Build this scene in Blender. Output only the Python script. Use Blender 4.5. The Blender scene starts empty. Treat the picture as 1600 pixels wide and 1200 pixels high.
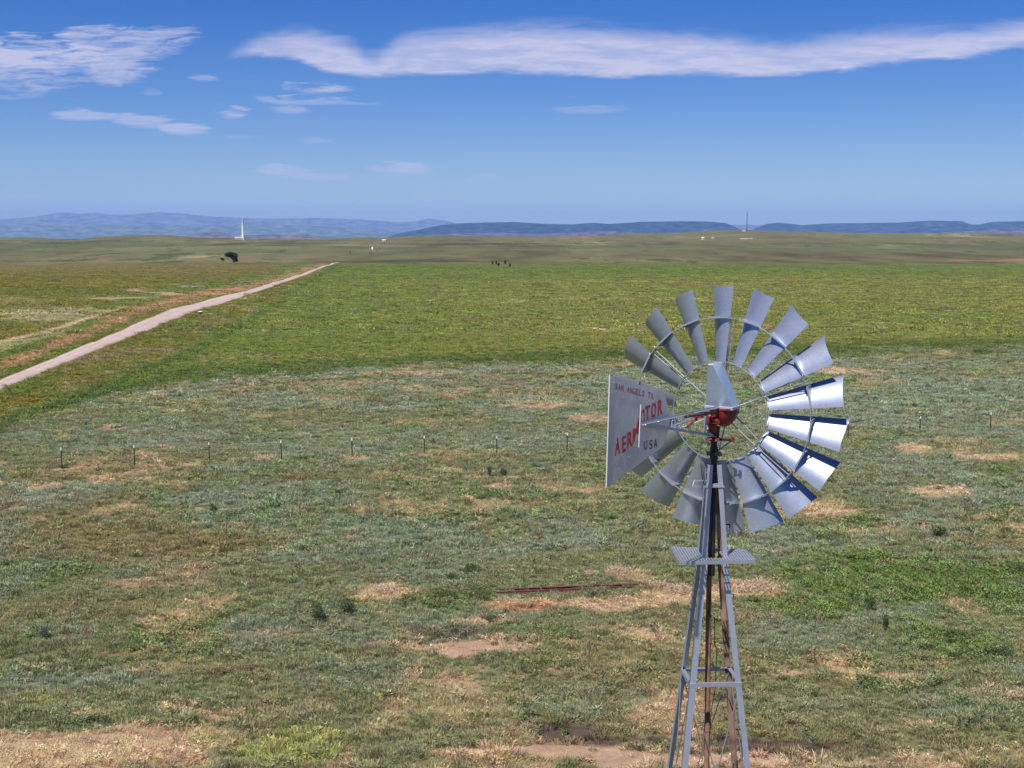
import bpy, math, random
import numpy as np
from mathutils import Vector, Matrix, noise as mnoise

random.seed(7)
rng = np.random.default_rng(11)
scene = bpy.context.scene
COL = scene.collection
R = math.radians

# ------------------------------------------------------------------ camera
F = 2200.0            # focal length in photo pixels (1600 wide)
HCAM = 14.0
PITCH = math.atan(228 / F)
cp, sp = math.cos(PITCH), math.sin(PITCH)

def ray(px, py):
    dx = (px - 800) / F
    dz = -(py - 600) / F
    return Vector((dx, cp + dz * sp, -sp + dz * cp))

def at_depth(px, py, y):
    r = ray(px, py)
    return Vector((0, 0, HCAM)) + r * (y / r.y)

def G(px, py):
    """point of the z = 0 plane seen at a photo pixel"""
    r = ray(px, py)
    return Vector((0, 0, HCAM)) + r * (-HCAM / r.z)

cam = bpy.data.cameras.new("camera")
camo = bpy.data.objects.new("camera", cam)
COL.objects.link(camo)
camo.location = (0, 0, HCAM)
camo.rotation_euler = (math.pi / 2 - PITCH, 0, 0)
cam.sensor_width = 36
cam.lens = F / 1600 * 36
cam.clip_start = 0.5
cam.clip_end = 200000
scene.camera = camo

# ------------------------------------------------------------------ helpers
def lin(c):
    c = c / 255.0
    return c / 12.92 if c <= 0.04045 else ((c + 0.055) / 1.055) ** 2.4

GAIN = 2.0
def alb(r, g, b, k=1.0):
    """surface colour whose sunlit look is about r,g,b"""
    return np.array([lin(r), lin(g), lin(b)]) / GAIN * k

def tag(o, label=None, cat=None, group=None, kind=None):
    if label: o["label"] = label
    if cat: o["category"] = cat
    if group: o["group"] = group
    if kind: o["kind"] = kind
    return o

def empty(name, loc, rz=0):
    o = bpy.data.objects.new(name, None)
    COL.objects.link(o)
    o.empty_display_size = 0.3
    o.location = loc
    o.rotation_euler = (0, 0, rz)
    return o

class MB:
    def __init__(self):
        self.v = []; self.f = []
    def add(self, vs, fs):
        n = len(self.v)
        self.v.extend([tuple(p) for p in vs])
        self.f.extend([tuple(i + n for i in q) for q in fs])
    def box(self, c, s, M=None):
        x, y, z = [k / 2 for k in s]
        vs = [Vector((a * x, b * y, d * z)) for a in (-1, 1) for b in (-1, 1) for d in (-1, 1)]
        if M is not None: vs = [M @ p for p in vs]
        c = Vector(c)
        self.add([p + c for p in vs], [(0, 1, 3, 2), (4, 6, 7, 5), (0, 4, 5, 1), (2, 3, 7, 6), (0, 2, 6, 4), (1, 5, 7, 3)])
    def frame(self, a, b, up=None):
        d = (b - a).normalized()
        u = Vector(up) if up is not None else (Vector((0, 0, 1)) if abs(d.z) < 0.95 else Vector((1, 0, 0)))
        s = d.cross(u).normalized()
        u = s.cross(d).normalized()
        return d, s, u
    def tube(self, a, b, r, r2=None, n=10, cap=True):
        a = Vector(a); b = Vector(b); r2 = r if r2 is None else r2
        d, s, u = self.frame(a, b)
        vs = []
        for p, q in ((a, r), (b, r2)):
            for i in range(n):
                t = 2 * math.pi * i / n
                vs.append(p + s * (q * math.cos(t)) + u * (q * math.sin(t)))
        fs = [(i, (i + 1) % n, n + (i + 1) % n, n + i) for i in range(n)]
        if cap: fs += [tuple(range(n - 1, -1, -1)), tuple(range(n, 2 * n))]
        self.add(vs, fs)
    def bar(self, a, b, w, h, up=None):
        """flat bar: w across, h along up"""
        a = Vector(a); b = Vector(b)
        d, s, u = self.frame(a, b, up)
        vs = [p + s * (i * w / 2) + u * (j * h / 2) for p in (a, b) for i, j in ((-1, -1), (1, -1), (1, 1), (-1, 1))]
        self.add(vs, [(0, 1, 2, 3), (7, 6, 5, 4), (0, 4, 5, 1), (1, 5, 6, 2), (2, 6, 7, 3), (3, 7, 4, 0)])
    def path(self, pts, r, n=8):
        pts = [Vector(p) for p in pts]
        for a, b in zip(pts, pts[1:]): self.tube(a, b, r, n=n)
    def angle(self, a, b, d1, d2, w, t):
        """angle iron from a to b, flanges along d1 and d2"""
        a = Vector(a); b = Vector(b); d1 = Vector(d1).normalized(); d2 = Vector(d2).normalized()
        prof = [Vector((0, 0)), Vector((w, 0)), Vector((w, t)), Vector((t, t)), Vector((t, w)), Vector((0, w))]
        vs = [p + d1 * q.x + d2 * q.y for p in (a, b) for q in prof]
        fs = [(i, (i + 1) % 6, 6 + (i + 1) % 6, 6 + i) for i in range(6)] + [(0, 1, 2, 3), (0, 3, 4, 5), (6, 9, 8, 7), (6, 11, 10, 9)]
        self.add(vs, fs)
    def lathe(self, prof, c=(0, 0, 0), n=16, M=None):
        c = Vector(c); vs = []; m = len(prof)
        for i in range(n):
            t = 2 * math.pi * i / n
            for r, z in prof:
                p = Vector((r * math.cos(t), r * math.sin(t), z))
                vs.append((M @ p if M is not None else p) + c)
        fs = [(i * m + j, ((i + 1) % n) * m + j, ((i + 1) % n) * m + j + 1, i * m + j + 1) for i in range(n) for j in range(m - 1)]
        fs += [tuple(i * m for i in range(n - 1, -1, -1)), tuple(i * m + m - 1 for i in range(n))]
        self.add(vs, fs)
    def build(self, name, mat, parent=None, smooth=False, bevel=0):
        me = bpy.data.meshes.new(name)
        me.from_pydata(self.v, [], self.f)
        me.update()
        import bmesh
        bm = bmesh.new(); bm.from_mesh(me)
        bmesh.ops.recalc_face_normals(bm, faces=bm.faces)
        bm.to_mesh(me); bm.free()
        if smooth:
            me.polygons.foreach_set("use_smooth", [True] * len(me.polygons))
            try: me.set_sharp_from_angle(angle=R(38))
            except Exception: pass
        o = bpy.data.objects.new(name, me)
        me.materials.append(mat)
        COL.objects.link(o)
        if parent is not None: o.parent = parent
        if bevel:
            m = o.modifiers.new("bevel", 'BEVEL'); m.width = bevel; m.segments = 2; m.limit_method = 'ANGLE'
        return o

# ------------------------------------------------------------------ numpy noise
_perm = rng.permutation(4096)
_val = rng.random(4096) * 2 - 1
def vnoise(x, y, seed=0):
    xi = np.floor(x).astype(np.int64); yi = np.floor(y).astype(np.int64)
    xf = x - xi; yf = y - yi
    u = xf * xf * xf * (xf * (xf * 6 - 15) + 10); v = yf * yf * yf * (yf * (yf * 6 - 15) + 10)
    def h(a, b):
        return _val[_perm[(_perm[(a + seed * 131) & 4095] + b * 57 + seed) & 4095]]
    a = h(xi, yi); b = h(xi + 1, yi); c = h(xi, yi + 1); d = h(xi + 1, yi + 1)
    return (a * (1 - u) + b * u) * (1 - v) + (c * (1 - u) + d * u) * v

def fbm(x, y, sx, sy=None, octv=4, seed=0, rough=0.55):
    sy = sx if sy is None else sy
    t = np.zeros_like(x); amp = 1.0; tot = 0; k = 1.0
    for o in range(octv):
        # rotate each octave so no lattice shows
        ca, sa = math.cos(o * 0.9 + seed), math.sin(o * 0.9 + seed)
        X = x / sx * k; Y = y / sy * k
        t += amp * vnoise(X * ca - Y * sa + 17.3 * o, X * sa + Y * ca - 9.1 * o, seed * 7 + o)
        tot += amp; amp *= rough; k *= 2.03
    return t / tot * 1.7

def sst(a, b, x):
    t = np.clip((x - a) / (b - a), 0, 1)
    return t * t * (3 - 2 * t)

# ------------------------------------------------------------------ terrain
CREST = 4500.0
_cx = np.array([-600, -200, 0, 40, 90, 130, 150, 200, 260, 310, 380, 450, 560, 600, 640, 700, 760, 830, 880, 920, 960, 1000, 1050, 1090, 1130, 1160, 1200, 1240, 1300, 1400, 1500, 1600, 1800, 2200], float)
_cy = np.array([372, 371, 373, 371, 373, 374, 371, 368, 367, 371, 373.5, 374, 373, 375.5, 373, 371, 372, 373, 371.5, 370, 368, 364.5, 365, 364, 361, 360, 362, 364, 366, 367, 366, 367, 368, 370], float)
_crestz = HCAM + (372 - _cy) * CREST / F

def terrain(x, y):
    x = np.asarray(x, float); y = np.asarray(y, float)
    d = np.sqrt(x * x + y * y)
    u = np.where(y > 50, x / np.maximum(y, 50) * F + 800, np.where(x > 0, 2200, -600))
    u = np.clip(u, -600, 2200)
    cz = np.interp(u, _cx, _crestz)
    near = 0.10 * fbm(x, y, 9, octv=3, seed=3) + 0.25 * fbm(x, y, 60, octv=2, seed=4)
    near = near * sst(20, 45, d)
    # swale behind the field edge, then the long rise to the hills
    dip = -8.5 * sst(790, 1150, d) + 8.5 * sst(1300, 2300, d)
    rise = (cz - 3) * sst(2200, CREST, d) ** 1.2
    roll = (5.5 * fbm(x, y, 620, 420, octv=4, seed=9)) * sst(1500, 2600, d) * (1 - sst(4100, 4450, d)) 
    roll = roll + 1.0 * fbm(x, y, 260, 200, octv=3, seed=19) * sst(900, 1500, d) * (1 - sst(4100, 4450, d))
    ridge = 7.0 * np.exp(-((d - 3150 - 180 * fbm(x, y, 1500, octv=2, seed=31)) / 260) ** 2) * (0.35 + 0.65 * sst(-0.3, 0.5, fbm(x, y, 900, octv=2, seed=32)))
    for (rd, rw, rh, sd) in ((1900, 130, 3.2, 33), (2450, 150, 4.5, 35), (3700, 240, 6.0, 37)):
        ridge = ridge + rh * np.exp(-((d - rd - 220 * fbm(x, y, 700, octv=2, seed=sd)) / rw) ** 2) * sst(-.25, .45, fbm(x, y, 520, octv=2, seed=sd + 1))
    z = near + dip + rise + roll + ridge + 3 * sst(1500, 3000, d)
    z = z - (z + 45) * sst(CREST + 150, CREST + 2600, d)
    return z

def hit(px, py):
    """ground point seen at a photo pixel (marches over the terrain)"""
    r = ray(px, py)
    ts = np.concatenate([np.arange(20, 900, 1.0), np.arange(900, 5200, 6.0)])
    X = r.x * ts / r.y; Y = ts; Z = HCAM + r.z * ts / r.y
    T = terrain(X, Y)
    k = np.nonzero(Z < T)[0]
    if len(k) == 0:
        return Vector((float(r.x / r.y * 4400), 4400.0, float(terrain(r.x / r.y * 4400, 4400))))
    k = k[0]
    return Vector((float(X[k]), float(Y[k]), float(T[k])))

def gz(x, y): return float(terrain(x, y))

# road, given by its two edges in photo pixels
RD_T = [(-130, 645), (-60, 617), (0, 590), (60, 568), (130, 541), (200, 511), (260, 488), (320, 470), (370, 459), (420, 444), (470, 428), (505, 416), (517, 411.8)]
RD_B = [(-130, 672), (-60, 638), (0, 607), (60, 583), (130, 556), (200, 527), (260, 504), (320, 483), (370, 468), (420, 450), (470, 432.5), (510, 416.5), (523, 411.8)]

# ------------------------------------------------------------------ land colour
C_olive = alb(122, 125, 92); C_sage = alb(128, 136, 115); C_green = alb(99, 119, 64)
C_brown = alb(130, 118, 82); C_straw = alb(188, 160, 130); C_bare = alb(192, 160, 134)
C_mud = alb(98, 82, 74); C_ygreen = alb(144, 146, 92)
C_hay = alb(119, 124, 66); C_hay2 = alb(136, 130, 78); C_hayg = alb(102, 119, 56)
C_left = alb(112, 109, 52); C_leftg = alb(98, 114, 54)
C_far = alb(124, 117, 82); C_farg = alb(102, 112, 74); C_redsoil = alb(176, 130, 98)
C_pale = alb(178, 168, 132)

BL = [  # centre px, py, half-width, half-height (photo pixels), kind, strength
 (715,1008,95,11,'bare',1),(800,1000,45,9,'bare',1),(745,965,45,7,'bare',.9),(640,1001,50,7,'bare',.8),
 (350,1112,48,8,'bare',.9),(285,1100,38,7,'bare',.8),(175,668,24,3,'bare',1),(88,735,10,3,'bare',1),(240,728,30,3,'bare',.9),
 (300,727,14,5,'bare',1.1),(360,723,18,3,'bare',1),(412,720,22,3,'bare',.9),(205,741,60,4,'bare',.6),(700,716,120,4,'straw',.7),(555,722,25,4,'straw',.9),
 (650,585,55,5,'straw',.7),(560,598,60,4,'straw',.6),(370,606,20,3,'bare',.7),(590,622,60,4,'brown',.9),(520,622,40,4,'straw',.6),
 (780,760,22,5,'bare',.9),(1430,705,42,8,'straw',1),(1545,718,60,5,'straw',1),(1475,774,48,9,'straw',1),(1285,800,70,14,'straw',1.1),
 (1390,826,30,6,'straw',.7),(1590,828,40,6,'straw',.7),(1320,579,45,6,'straw',.9),(1380,594,50,5,'straw',.6),(1500,592,40,4,'straw',.5),
 (850,635,55,7,'straw',.8),(930,655,50,7,'straw',.7),(1360,680,25,4,'straw',.8),(1490,690,70,5,'straw',.6),(1570,660,40,5,'straw',.7),
 (1400,1060,90,9,'bare',.8),(1235,1050,36,7,'bare',.9),(1550,1085,90,10,'bare',.5),(1440,1040,60,5,'bare',.6),
 (860,1172,130,12,'bare',1),(1080,1185,170,16,'bare',1),(760,1185,60,14,'bare',.8),(1300,1190,200,14,'bare',.6),
 (880,1142,55,13,'mud',1.2),(800,1133,150,8,'mud',.7),(1200,1163,120,12,'mud',.9),(690,983,80,8,'mud',.8),(1050,1155,160,9,'mud',.9),(705,1050,25,5,'mud',.8),(1350,1165,80,10,'mud',.5),
 (100,1170,210,38,'straw',1),(250,1150,160,24,'straw',.8),(520,1185,60,20,'straw',.5),(20,1190,80,30,'straw',.8),(420,1105,90,12,'straw',.3),
 (1420,905,220,42,'green',1),(1550,930,110,40,'green',1),(1240,945,80,22,'green',.9),(1500,1010,90,24,'green',.9),(1300,870,90,20,'green',.5),
 (700,940,60,18,'green',.6),(850,990,70,18,'green',.7),(520,940,60,14,'green',.5),(870,1030,90,14,'green',.5),(620,870,80,20,'green',.4),
 (450,1160,90,26,'ygreen',1),(330,1150,40,10,'ygreen',.6),(70,1085,50,12,'ygreen',.8),(195,1108,60,12,'ygreen',.4),(120,1120,70,14,'green',.5),
 (620,830,160,22,'sage',.9),(500,785,120,14,'sage',.7),(1350,715,150,14,'sage',.8),(1330,650,220,30,'sage',.9),(700,602,320,14,'sage',.6),
 (280,690,160,14,'sage',.6),(500,700,250,12,'sage',.5),(60,782,80,12,'sage',.9),(520,870,120,12,'sage',.7),(1150,1000,160,20,'sage',.5),
 (120,1052,140,14,'sage',1),(560,1050,140,22,'sage',.6),(920,1095,160,22,'sage',.6),(1300,1010,140,20,'sage',.6),(1500,880,60,10,'sage',.4),(1500,600,150,14,'sage',.9),
 (1450,570,160,8,'sage',.7),(1250,1090,120,16,'sage',.6),(1150,850,200,14,'sage',.3),
 (260,850,220,30,'brown',.9),(90,850,120,26,'brown',.7),(130,945,170,20,'brown',.8),(480,750,180,8,'brown',.6),(380,845,120,14,'brown',.7),
 (350,1040,100,8,'brown',.6),(700,1085,200,8,'brown',.4),(230,905,120,10,'straw',.35),(290,888,40,8,'bare',.6),(205,905,30,6,'bare',.5),(300,985,70,7,'bare',.4),(420,985,70,5,'bare',.4),
 (940,940,150,9,'straw',1.2),(1180,922,60,14,'straw',1.2),(604,925,48,14,'straw',1),(1070,928,70,10,'straw',1),(985,898,40,8,'straw',.8),(830,945,70,7,'redsoil',.7),
 (740,1180,60,8,'bare',.5),(140,1110,40,10,'straw',.5),(1000,1005,80,10,'straw',.3),(230,1015,100,6,'bare',.35),
]

def pix(x, y):
    """photo pixel of a ground point (z = 0), used only to look up the survey of patches"""
    yy = np.maximum(y, 5.0)
    zc = yy * cp + HCAM * sp
    px = 800 + F * x / zc
    py = 600 - F * (yy * sp - HCAM * cp) / zc
    return px, py

# patches in metres on the ground
PATCH = []
for (a, b, w, h, k, s) in BL:
    c = G(a, b); dd = c.y
    e1 = abs(G(a, b - h).y - G(a, b + h).y) / 2
    PATCH.append((c.x, c.y, w * dd / F, e1, k, s))

KC = dict(bare=C_bare, straw=C_straw, green=C_green, ygreen=C_ygreen, sage=C_sage, brown=C_brown, mud=C_mud, redsoil=C_redsoil)

_l1 = lambda px: np.interp(px, [-400, 0, 150, 300, 560, 950, 1250, 1600, 2000], [830, 664, 622, 592, 576, 562, 555, 548, 540])
_rt = lambda px: np.interp(px, [p[0] for p in RD_T], [p[1] for p in RD_T])
_rb = lambda px: np.interp(px, [p[0] for p in RD_B], [p[1] for p in RD_B])
_rpx = [-130, 0, 60, 160, 300, 400, 520, 530]
_l2 = lambda px: np.interp(px, [-400, -130, 0, 60, 160, 300, 400, 525, 540], [860, 735, 664, 640, 605, 548, 492, 413, 405])

def mixc(C, c, w):
    w = np.clip(w, 0, 1)[:, None]
    return C * (1 - w) + np.asarray(c)[None, :] * w

def land(x, y):
    """base colour, and how much vegetation stands there (0..1), straw share, leafy share"""
    n = len(x)
    d = np.sqrt(x * x + y * y)
    px, py = pix(x, y)
    wob = fbm(x, y, 5, octv=3, seed=41)
    pyw = py + wob * 5 * np.clip(80 / np.maximum(d, 1), 0.15, 1.5)
    a = fbm(x, y, 7.5, 9, octv=5, seed=1, rough=.62)
    b = fbm(x, y, 4.0, 6, octv=5, seed=2, rough=.62)
    c = fbm(x, y, 2.4, 3, octv=4, seed=5, rough=.65)
    e = fbm(x, y, 14, 20, octv=4, seed=6)
    g = fbm(x, y, 1.2, 1.5, octv=3, seed=8, rough=.7)
    C = np.tile(C_olive, (n, 1))
    C = mixc(C, C_brown, sst(-.1, .8, e) * .6)
    C = mixc(C, C_sage, np.clip(sst(-.1, .5, a + .22 * sst(50, 90, d)) * .85, 0, 1))
    C = mixc(C, C_green, sst(.15, .7, b) * .55 * (1 - sst(.2, .8, e)))
    C = mixc(C, C_ygreen, sst(.3, .8, c) * .35)
    st = sst(.30, .8, b * .5 - a * .5 + c * .35) * .6
    C = mixc(C, C_straw, st * .8)
    bare = sst(.45, .75, c * .6 + e * .3 - a * .15 + g * .25) * .6
    C = mixc(C, C_bare, bare)
    straw = st; green = sst(.2, .7, b) * .5
    for (cx, cy, rx, ry, k, s) in PATCH:
        m = (np.abs(x - cx) < rx * 2.2) & (np.abs(y - cy) < ry * 2.4)
        if not m.any(): continue
        q = np.sqrt(((x[m] - cx) / rx) ** 2 + ((y[m] - cy) / ry) ** 2)
        jag = (g[m] * .35 + c[m] * .35 + b[m] * .2) * (1.0 if k in ('bare', 'mud') else .8)
        w = (1 - sst(.55, 1.25, q + jag)) * min(1, s)
        if s < .9: w = w * (.75 + .5 * g[m])
        w = np.clip(w, 0, 1)
        if k in ('sage', 'green', 'brown'): w = w * .82
        C[m] = C[m] * (1 - w[:, None]) + KC[k][None, :] * w[:, None]
        if k in ('bare', 'mud', 'redsoil'): bare[m] = np.maximum(bare[m], w)
        else: bare[m] *= (1 - w)
        straw[m] = np.maximum(straw[m], w) if k == 'straw' else straw[m] * (1 - w)
        green[m] = np.maximum(green[m], w) if k in ('green',) else green[m] * (1 - w * .8)
    # band of taller weeds between pasture and hay field, and along the road
    l1 = _l1(px)
    inhay = sst(7, -7, pyw - l1 + 9 * fbm(x, y, 2.5, 8, octv=4, seed=88, rough=.7))
    hs = fbm(x, y, 60, 9, octv=5, seed=12, rough=.6)
    hs2 = fbm(x, y, 140, 30, octv=4, seed=13)
    hs3 = fbm(x, y, 3, 3, octv=4, seed=14, rough=.7)
    H = np.tile(C_hay, (n, 1))
    H = mixc(H, C_hay2, sst(-.1, .55, hs * .7 + hs2 * .3 + hs3 * .35) * .8)
    H = mixc(H, C_hayg, sst(.05, .6, hs2 - hs * .4 + hs3 * .3) * .45)
    lg = sst(1000, 350, px + 90 * hs2)
    H = mixc(H, C_hayg, lg * .6)
    strip = sst(436, 420, py + hs2 * 8)
    H = mixc(H, C_hayg, strip * .85)
    H = mixc(H, C_green * .72, sst(20, 5, np.abs(pyw - (l1 - 5)) + 7 * wob) * .85)
    H = mixc(H, C_pale, sst(.55, .9, hs3 * .6 + hs * .6) * .35)
    C = C * (1 - inhay[:, None]) + H * inhay[:, None]
    bare *= 1 - inhay; straw *= 1 - inhay * .7; green *= 1 - inhay
    # verge between weeds and road
    l2 = _l2(px); rb = _rb(px); rt = _rt(px)
    inroadside = (px < 560)
    vg = np.where(inroadside, sst(4, -3, pyw - (l2 - 8)), 0)
    V = np.tile(C_left, (n, 1))
    V = mixc(V, C_leftg, sst(-.2, .4, b + c * .4) * .8)
    V = mixc(V, C_brown, sst(.1, .6, a * .6 + e * .6) * .8)
    V = mixc(V, C_straw, sst(.35, .8, c + g * .3) * .35)
    C = C * (1 - vg[:, None]) + V * vg[:, None]
    wd = np.where(inroadside, sst(13, 4, np.abs(pyw - (l2 + 2)) * np.clip(d / 120, 1, 4)), 0)
    C = mixc(C, C_green * .8, wd * .85)
    bare *= 1 - vg
    # left field beyond the road
    lf = np.where(inroadside, sst(1, -1, py - (rt - 1)), 0)
    L = np.tile(C_left, (n, 1))
    L = mixc(L, C_leftg, sst(-.1, .5, hs2 + hs * .5) * .7)
    L = mixc(L, C_hay2, sst(.2, .7, hs - hs2 * .2 + hs3 * .3) * .4)
    L = mixc(L, C_brown, sst(440, 415, py) * .45)
    # dry ditch beside the road
    dt = np.abs(py - (rt - np.interp(px, [0, 200, 400, 520], [17, 17, 7, 2])))
    L = mixc(L, alb(168, 134, 104), sst(9, 2, dt + 6 * c) * .85 * (px > -100))
    L = mixc(L, C_green, sst(10, 3, np.abs(py - (rt - np.interp(px, [0, 200, 400], [38, 40, 14]))) + 5 * b) * .7)
    lbare = np.zeros(n)
    # pale worn places
    for (qx, qy, qw, qh, qc) in ((70, 492, 90, 13, C_pale), (215, 453, 18, 2.6, C_bare), (265, 460.5, 26, 3.5, C_bare), (240, 457, 40, 1.5, C_bare), (20, 470, 60, 5, C_hay2), (372, 452, 20, 3, C_redsoil), (190, 466, 60, 2, C_pale)):
        q = np.sqrt(((px - qx) / qw) ** 2 + ((py - qy) / qh) ** 2)
        qw_ = (1 - sst(.5, 1.2, q + .4 * c)) * (.6 if qh > 8 else .95)
        L = mixc(L, qc, qw_)
        if qh < 5: lbare = np.maximum(lbare, qw_)
    # two-wheel track
    tk = np.interp(px, [-200, 0, 80, 140, 200, 230], [590, 538, 516, 498, 480, 474])
    tw = np.interp(px, [0, 200], [2.2, 1.0])
    tkm = sst(1.9, 1.2, np.abs(py - tk) / tw + .1 * c) * .97 * sst(205, 190, px)
    L = mixc(L, C_bare * 1.15, tkm); lbare = np.maximum(lbare, tkm)
    L = mixc(L, C_pale, sst(2.5, 1.0, np.abs(py - tk - 9) / tw + .9 * c) * .6 * sst(130, 90, px))
    C = C * (1 - lf[:, None]) + L * lf[:, None]
    bare = np.maximum(bare * (1 - lf), lbare * lf * 1.05)
    # far country past the field edge
    fr = sst(765, 805, d + 10 * c + 32 * fbm(x, y, 45, octv=4, seed=77))
    f1 = fbm(x, y, 330, 900, octv=5, seed=21, rough=.6)
    f2 = fbm(x, y, 120, 420, octv=5, seed=22)
    Fc = np.tile(C_far, (n, 1))
    Fc = mixc(Fc, C_farg, sst(1700, 3000, d + 400 * f1) * .9)
    Fc = mixc(Fc, C_far, sst(.0, .5, f2) * .6)
    f3 = fbm(x, y, 34, 150, octv=5, seed=24, rough=.7)
    Fc = mixc(Fc, C_green * .75, sst(.15, .6, f3 + .4 * f1) * .5)
    Fc = mixc(Fc, C_hay2, sst(.2, .6, f3 * .6 - f2 * .6) * .45)
    Fc = mixc(Fc, C_leftg, sst(.25, .7, f1) * .35)
    Fc = mixc(Fc, C_pale, sst(.55, .85, f2 * .6 + f1 * .5) * .5)
    Fc = mixc(Fc, C_pale, sst(45, 15, np.abs(d - 2150 - 60 * f1)) * .3)
    Fc = mixc(Fc, alb(146, 158, 118), sst(60, 15, np.abs(d - 1900 - 40 * f1)) * .35)
    Fc = Fc * np.clip(1 + .42 * f2 + .30 * f3 + .2 * f1, .5, 1.6)[:, None]
    Fc = mixc(Fc, C_green * .45, sst(.38, .6, f3 * .8 + f2 * .5) * .75)
    zz = terrain(x, y); hi = zz - (sst(2200, CREST, d) ** 1.2) * 8 - 3
    Fc = mixc(Fc, alb(140, 128, 96), sst(1.5, 6, hi) * .45 * sst(1500, 2000, d)); Fc = mixc(Fc, alb(98, 108, 74), sst(.5, -3, hi) * .5 * sst(1500, 2000, d))  # lighter brown crests, darker green swales: relief shading put into the land colour
    uu = np.where(y > 50, x / np.maximum(y, 50) * F + 800, 0)
    Fc = mixc(Fc, C_redsoil * 1.2, sst(55, 30, np.abs(uu - 905)) * sst(2900, 3300, d) * sst(4480, 4380, d) * sst(-.15, .15, f2 + .6 * hs3) * .95)
    Fc = mixc(Fc, C_redsoil, sst(90, 60, np.abs(uu - 1560)) * sst(80, 30, np.abs(d - 1500)) * sst(-.3, .2, f2) * .8)
    C = C * (1 - fr[:, None]) + Fc * fr[:, None]
    # behind the photographer it is the same pasture
    return C, np.clip(bare, 0, 1), np.clip(straw, 0, 1), np.clip(green, 0, 1), inhay, wd

# ------------------------------------------------------------------ materials
def nmat(name):
    m = bpy.data.materials.new(name)
    m.use_nodes = True
    nt = m.node_tree
    b = nt.nodes["Principled BSDF"]
    return m, nt, b

def simple(name, col, rough=.7, metal=0.0, nscale=20, namp=.25, bump=0.0, spec=.5):
    m, nt, b = nmat(name)
    tc = nt.nodes.new("ShaderNodeTexCoord")
    nz = nt.nodes.new("ShaderNodeTexNoise"); nz.inputs["Scale"].default_value = nscale; nz.inputs["Detail"].default_value = 6
    nt.links.new(tc.outputs["Object"], nz.inputs["Vector"])
    mr = nt.nodes.new("ShaderNodeMapRange")
    mr.inputs["From Min"].default_value = .3; mr.inputs["From Max"].default_value = .7
    mr.inputs["To Min"].default_value = 1 - namp; mr.inputs["To Max"].default_value = 1 + namp
    nt.links.new(nz.outputs["Fac"], mr.inputs["Value"])
    vm = nt.nodes.new("ShaderNodeVectorMath"); vm.operation = 'SCALE'
    vm.inputs[0].default_value = tuple(col)[:3]
    nt.links.new(mr.outputs[0], vm.inputs["Scale"])
    nt.links.new(vm.outputs[0], b.inputs["Base Color"])
    b.inputs["Roughness"].default_value = rough
    b.inputs["Metallic"].default_value = metal
    b.inputs["Specular IOR Level"].default_value = spec
    if bump:
        bp = nt.nodes.new("ShaderNodeBump"); bp.inputs["Strength"].default_value = bump; bp.inputs["Distance"].default_value = .01
        nt.links.new(nz.outputs["Fac"], bp.inputs["Height"]); nt.links.new(bp.outputs[0], b.inputs["Normal"])
    return m

def galv(name, col=(.39, .43, .52), rough=.43, namp=.07, dirt=.3, metal=.78):
    """galvanised sheet: spangle, faint streaks, dull dirt"""
    m, nt, b = nmat(name)
    tc = nt.nodes.new("ShaderNodeTexCoord")
    vo = nt.nodes.new("ShaderNodeTexVoronoi"); vo.inputs["Scale"].default_value = 90
    nz = nt.nodes.new("ShaderNodeTexNoise"); nz.inputs["Scale"].default_value = 5; nz.inputs["Detail"].default_value = 7
    nt.links.new(tc.outputs["Object"], vo.inputs["Vector"]); nt.links.new(tc.outputs["Object"], nz.inputs["Vector"])
    sep = nt.nodes.new("ShaderNodeSeparateColor"); nt.links.new(vo.outputs["Color"], sep.inputs[0])
    m1 = nt.nodes.new("ShaderNodeMapRange"); m1.inputs["To Min"].default_value = 1 - namp; m1.inputs["To Max"].default_value = 1 + namp
    nt.links.new(sep.outputs[0], m1.inputs["Value"])
    vm = nt.nodes.new("ShaderNodeVectorMath"); vm.operation = 'SCALE'; vm.inputs[0].default_value = col
    nt.links.new(m1.outputs[0], vm.inputs["Scale"])
    mx = nt.nodes.new("ShaderNodeMix"); mx.data_type = 'RGBA'
    rp = nt.nodes.new("ShaderNodeMapRange"); rp.inputs["From Min"].default_value = .48; rp.inputs["From Max"].default_value = .75; rp.inputs["To Max"].default_value = dirt
    nt.links.new(nz.outputs["Fac"], rp.inputs["Value"]); nt.links.new(rp.outputs[0], mx.inputs[0])
    nt.links.new(vm.outputs[0], mx.inputs[6]); mx.inputs[7].default_value = (.36, .34, .32, 1)
    nt.links.new(mx.outputs[2], b.inputs["Base Color"])
    b.inputs["Metallic"].default_value = metal
    nd = nt.nodes.new("ShaderNodeTexNoise"); nd.inputs["Scale"].default_value = 3.2; nd.inputs["Detail"].default_value = 3
    nt.links.new(tc.outputs["Object"], nd.inputs["Vector"])
    bp = nt.nodes.new("ShaderNodeBump"); bp.inputs["Strength"].default_value = .3; bp.inputs["Distance"].default_value = .015
    nt.links.new(nd.outputs["Fac"], bp.inputs["Height"]); nt.links.new(bp.outputs[0], b.inputs["Normal"])
    r1 = nt.nodes.new("ShaderNodeMapRange"); r1.inputs["To Min"].default_value = rough - .07; r1.inputs["To Max"].default_value = rough + .1
    nt.links.new(nz.outputs["Fac"], r1.inputs["Value"]); nt.links.new(r1.outputs[0], b.inputs["Roughness"])
    return m

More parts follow.
